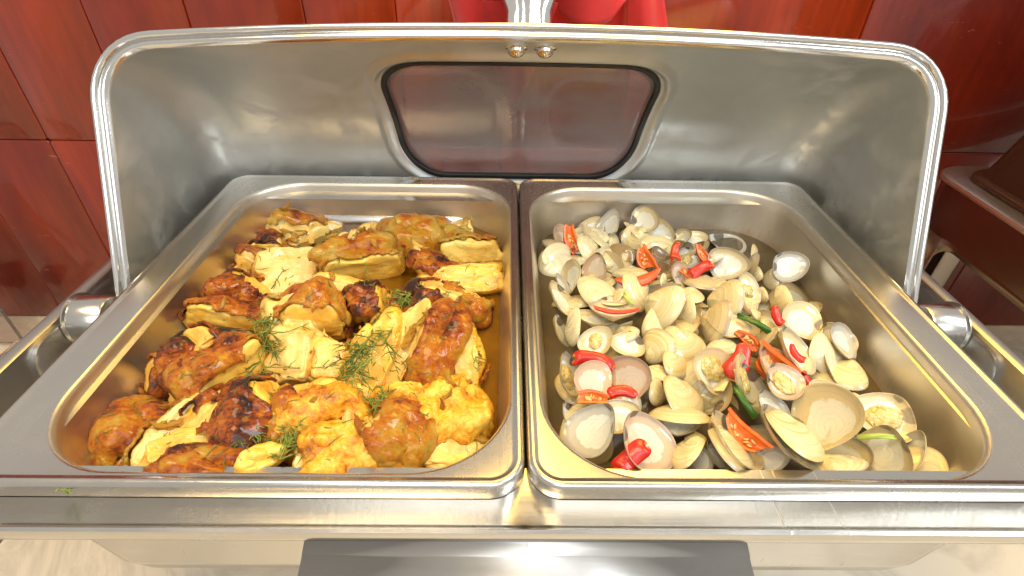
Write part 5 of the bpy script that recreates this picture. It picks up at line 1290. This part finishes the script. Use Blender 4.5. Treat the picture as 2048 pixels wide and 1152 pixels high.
# ------------------------------------------------------------------ clams
def valve_mesh(seed):
    rnd = random.Random(seed)
    sk = rnd.uniform(0.03, 0.09) * rnd.choice((-1, 1))
    fat = rnd.uniform(0.16, 0.22)
    wid = rnd.uniform(0.55, 0.60)
    NT_, NQ = 56, 16
    cen = np.array([0.0, 0.03])

    def outline(t):
        y = 0.5 * math.cos(t)
        x = wid * math.sin(t) * (1 - 0.20 * math.cos(t) - 0.05 * math.cos(2 * t)) * 0.97
        y -= 0.035 * math.sin(t) ** 2
        x += sk * (y + 0.5) * 0.9 + sk * 0.5 * math.sin(t) * math.cos(t)
        return np.array([x, y])
    beak = outline(0.0) + np.array([0.0, -0.03])
    dense = np.array([outline(2 * math.pi * k / 400) for k in range(400)]) - beak
    dth = np.arctan2(dense[:, 0], dense[:, 1])
    od = np.argsort(dth)
    dth, dR = dth[od], np.linalg.norm(dense, axis=1)[od]
    outs, ins, grow, rad, dark = [], [], [], [], []
    V_, F_, mi = [], [], []
    qs = [1 - (1 - k / NQ) ** 1.35 for k in range(NQ + 1)]
    ph = rnd.uniform(0, 6)

    def heights(q, t, x, y):
        z = fat * (1 - q ** 2.3) ** 0.72
        um = math.exp(-((math.atan2(math.sin(t), math.cos(t))) / 0.42) ** 2)
        z += 0.09 * um * q * (1 - q ** 6)
        z += 0.008 * math.sin(q * 26 + ph) * q * (1 - q)
        return z
    for layer in (0, 1):
        for k, q in enumerate(qs):
            for j in range(NT_):
                t = 2 * math.pi * j / NT_
                O = outline(t)
                qq = q if layer == 0 else q * 0.972
                xy = cen + (O - cen) * qq
                z = heights(q, t, *xy)
                if layer == 1:
                    z = z * 0.90 - 0.012 + 0.016 * q ** 6
                V_.append((xy[0], xy[1], z))
                # growth parameter: how far between the beak and the lip
                db = xy - beak
                g = np.linalg.norm(db) / (np.interp(math.atan2(db[0], db[1]), dth, dR, period=2 * math.pi) + 0.02)
                grow.append(min(1.0, g))
                rad.append(q)
                dk = math.exp(-(((xy[0] - sk * 3.2 - math.copysign(0.24, sk)) / 0.22) ** 2 + ((xy[1] - 0.27) / 0.15) ** 2)) * 1.15
                dk += 0.75 * math.exp(-(((xy[0]) / 0.16) ** 2 + ((xy[1] - 0.46) / 0.07) ** 2))
                dark.append(min(1.2, dk))
    n1 = (NQ + 1) * NT_
    for layer in (0, 1):
        b = layer * n1
        for k in range(NQ):
            for j in range(NT_):
                j2 = (j + 1) % NT_
                quad = (b + k * NT_ + j, b + (k + 1) * NT_ + j, b + (k + 1) * NT_ + j2, b + k * NT_ + j2)
                F_.append(quad if layer == 0 else tuple(reversed(quad)))
                mi.append(layer)
    for j in range(NT_):
        j2 = (j + 1) % NT_
        F_.append((NQ * NT_ + j, n1 + NQ * NT_ + j, n1 + NQ * NT_ + j2, NQ * NT_ + j2))
        mi.append(1)
    # the inner loop of each layer collapses to one point: fuse it
    me = make_mesh('clam_valve', V_, F_, [M['clam_out'], M['clam_in']], mi, 50)
    for nm, dat in (('grow', grow), ('rad', rad), ('dark', dark)):
        a = me.attributes.new(nm, 'FLOAT', 'POINT')
        a.data.foreach_set('value', np.array(dat, dtype=np.float32))
    return me


VALVES = [valve_mesh(s) for s in range(8)]


def meat_mesh(seed):
    IV = ICO_V5
    p = IV * np.array([0.27, 0.21, 0.085])
    p = p * (1 + 0.5 * perlin(IV * 1.3 + seed * 9.1) + 0.18 * ridged(IV * 2.1 + seed * 5.0))[:, None]
    n = vnormals(p, ICO_F5)
    p = p + n * (0.016 * ridged(p * 6 + seed))[:, None]
    return make_mesh('clam_meat', p, ICO_F5, M['clam_meat'], angle=0)


MEATS = [meat_mesh(s) for s in range(4)]
pairs = {}
CG = 'clams in the right pan'
rnd = random.Random(5)
for i, (loc, size, quat, side, tone, meat, pair, lab) in enumerate(CLAM_VALVES):
    if meat == 1 and i % 2:
        meat = 0
    me = VALVES[(i * 5) % len(VALVES)]
    if pair:
        if pair not in pairs:
            pairs[pair] = tag(empty('clam', loc), lab, 'clam', CG)
        root = pairs[pair]
        o = add('valve', me, root, Vector(loc) - root.location, quat, size)
    else:
        if meat:
            root = tag(empty('clam', loc), lab, 'clam', CG)
            o = add('valve', me, root, (0, 0, 0), quat, size)
        else:
            root = o = add('clam_shell', me, None, loc, quat, size)
            tag(root, lab, 'clam', CG)
    o['tone'] = float(tone)
    if meat:
        q = Quaternion(quat)
        sc = size * (1.0 if meat == 3 else 0.82)
        p = o.location + q @ Vector((rnd.uniform(-0.06, 0.06), -0.05, 0.10)) * size
        add('meat', MEATS[i % 4], root, p, q @ Quaternion((0, 0, 1), rnd.uniform(0, 6)), sc)
for key, root in pairs.items():
    ch = [c for c in root.children]

# shells under the top layer: those that still show between the others
rnd = random.Random(21)
bpy.context.view_layer.update()
dg = bpy.context.evaluated_depsgraph_get()
cam_loc = Vector((-0.01066, -0.13801, 0.21429))
named = [(Vector(r_[0]), r_[-1]) for r_ in CLAM_VALVES if r_[-1]]
taken = set()
for i in range(150):
    while True:
        x, y = rnd.uniform(0.03, 0.218), rnd.uniform(0.03, 0.285)
        if (x - 0.115) * 1.0 + (y - 0.15) * 0.35 < 0.088:
            break
    size = rnd.uniform(0.024, 0.033)
    z = rnd.uniform(-0.043, -0.032)
    n_ = Vector((rnd.uniform(-0.7, 0.7), rnd.uniform(-1.0, 0.4), rnd.choice((1, -1)) * rnd.uniform(0.5, 1.0))).normalized()
    q_ = n_.to_track_quat('Z', 'Y') @ Quaternion((0, 0, 1), rnd.uniform(0, 6.3))
    me = VALVES[rnd.randrange(8)]
    seen = 0
    for k in range(0, len(me.vertices), 37):
        p = q_ @ (me.vertices[k].co * size) + Vector((x, y, z))
        d = p - cam_loc
        hit_, hp, *_ = scene.ray_cast(dg, cam_loc, d.normalized(), distance=d.length - 0.0005)
        seen += not hit_
    if seen < 5:
        continue
    o = add('clam_shell', me, None, (x, y, z), q_, size)
    o['tone'] = float(rnd.choice((0, 0, 0, 0, 3, 1)))
    lab = 'clam shell partly buried among the other clams'
    for _, dx, dy, l_ in sorted(((p_ - o.location).length, o.location.x - p_.x, o.location.y - p_.y, l_) for p_, l_ in named):
        rel = ('right of' if dx > 0 else 'left of') if abs(dx) > abs(dy) else ('behind' if dy > 0 else 'in front of')
        w_ = 'buried shell ' + rel + ' the ' + l_
        if len(w_.split()) <= 16 and w_ not in taken:
            lab = w_
            break
    taken.add(lab)
    tag(o, lab, 'clam', 'clam shells partly buried under the top layer')

# ------------------------------------------------------------------ chili and scallion
SEED_ME = make_mesh('seed', *(lambda V_, F_: (V_ * np.array([0.0016, 0.0013, 0.0006]), F_))(*ico(2)), M['seed'], angle=0)


def chili(idx, row):
    loc, quat, L, W, kind, lab = row
    rnd = random.Random(idx + 40)
    root = tag(empty('chili_piece', loc), lab, 'chili', 'red chili pieces among the clams')
    root.rotation_mode = 'QUATERNION'
    root.rotation_quaternion = quat
    nl, na = 22, 22
    span = {'open': 235, 'skin': 190, 'strip': 120, 'ring': 250}[kind]
    a0 = {'open': 90 + 62, 'skin': -5, 'strip': 30, 'ring': 90 + 55}[kind]
    V_, F_, mi = [], [], []
    th = min(0.0018, W * 0.16)
    bend = rnd.uniform(0.06, 0.16) * rnd.choice((-1, 1)) * L
    taper = rnd.uniform(0.25, 0.6)
    pinch = rnd.uniform(0, 6)
    for layer in (0, 1):
        for i in range(nl + 1):
            u = i / nl
            y = (u - 0.5) * L
            if kind == 'skin':
                env = max(0.0, 1 - (abs(2 * u - 1) * 0.96) ** 9.0) ** 0.5 * (1 - 0.9 * taper * u) * (1 + 0.10 * math.sin(7 * u + pinch))
            elif kind == 'ring':
                env = 0.86 + 0.14 * math.sin(math.pi * u)
            else:
                env = (math.sin(math.pi * (0.22 + 0.60 * u)) ** 0.45) * (1 - taper * max(0, u - 0.3))
            rad_ = 0.5 * W * env
            for j in range(na + 1):
                a = math.radians(a0 + span * j / na)
                r = rad_ * (1 + 0.07 * math.sin(3 * a + pinch + 2 * u)) - (th if layer else 0)
                r = max(r, 0.0002)
                x = r * math.cos(a)
                z = r * math.sin(a) * (0.50 if kind == 'skin' else 0.72)
                V_.append((x + bend * (4 * u * (1 - u) - 0.6), y + (0.20 * W * math.cos(a + pinch) * env + 0.03 * W * math.sin(2 * a + pinch)) * (2 * u - 1) * abs(2 * u - 1), z * (1 + 0.12 * math.sin(5 * u + pinch))))
    n1 = (nl + 1) * (na + 1)
    w = na + 1
    for layer in (0, 1):
        b = layer * n1
        for i in range(nl):
            for j in range(na):
                q = (b + i * w + j, b + i * w + j + 1, b + (i + 1) * w + j + 1, b + (i + 1) * w + j)
                F_.append(tuple(reversed(q)) if layer == 0 else q)
                mi.append(layer)
    for i in range(nl):
        for j in (0, na):
            q = (i * w + j, n1 + i * w + j, n1 + (i + 1) * w + j, (i + 1) * w + j)
            F_.append(q if j else tuple(reversed(q)))
            mi.append(1)
    for j in range(na):
        for i in (0, nl):
            q = (i * w + j, i * w + j + 1, n1 + i * w + j + 1, n1 + i * w + j)
            F_.append(q if i == 0 else tuple(reversed(q)))
            mi.append(1)
    obj('flesh', V_, F_, [M['chili'], M['chili_in']], root, mi, 60)
    if kind in ('open', 'ring'):
        for k in range(14 if kind == 'ring' else 9):
            u = rnd.uniform(-0.30, 0.30)
            o = add('seed', SEED_ME, root, (rnd.uniform(-0.16, 0.16) * W + bend * (4 * (u + 0.5) * (0.5 - u) - 0.6), u * L, -0.5 * W * 0.42 + rnd.uniform(0, 0.16) * W),
                    Quaternion((rnd.uniform(-1, 1), rnd.uniform(-1, 1), rnd.uniform(-1, 1), rnd.uniform(-1, 1))).normalized(), rnd.uniform(0.8, 1.25))


for i, row in enumerate(CHILI_PIECES):
    chili(i, row)

for i, (loc, quat, L, W, tone, lab) in enumerate(SCALLIONS):
    nl, na = 12, 20
    loops = []
    for k in range(nl + 1):
        u = k / nl
        loops.append([((0.31 - 0.06 * u) * W * math.cos(2 * math.pi * j / na) + 0.10 * W * math.sin(u * 4 + i), (u - 0.5) * L + 0.15 * W * math.cos(2 * math.pi * j / na + 1), 0.5 * W * (0.24 if tone == 0 else 0.2) * math.sin(2 * math.pi * j / na) + 0.10 * L * math.sin(u * 3.1) + 0.10 * W * math.sin(u * 5 + 2 * math.cos(2 * math.pi * j / na))) for j in range(na)])
    inner = [[(x * 0.8, y, z * 0.65) for x, y, z in l] for l in (loops[-1], loops[0])]
    v, f = loft([inner[1]] + loops + [inner[0]])
    o = obj('scallion', v, f, M['scallion'], angle=50)
    solidify(o, 0.0004)
    o.location = loc
    o.rotation_mode = 'QUATERNION'
    o.rotation_quaternion = quat
    o['tone'] = float(tone)
    tag(o, lab, 'scallion', 'scallion pieces among the clams')
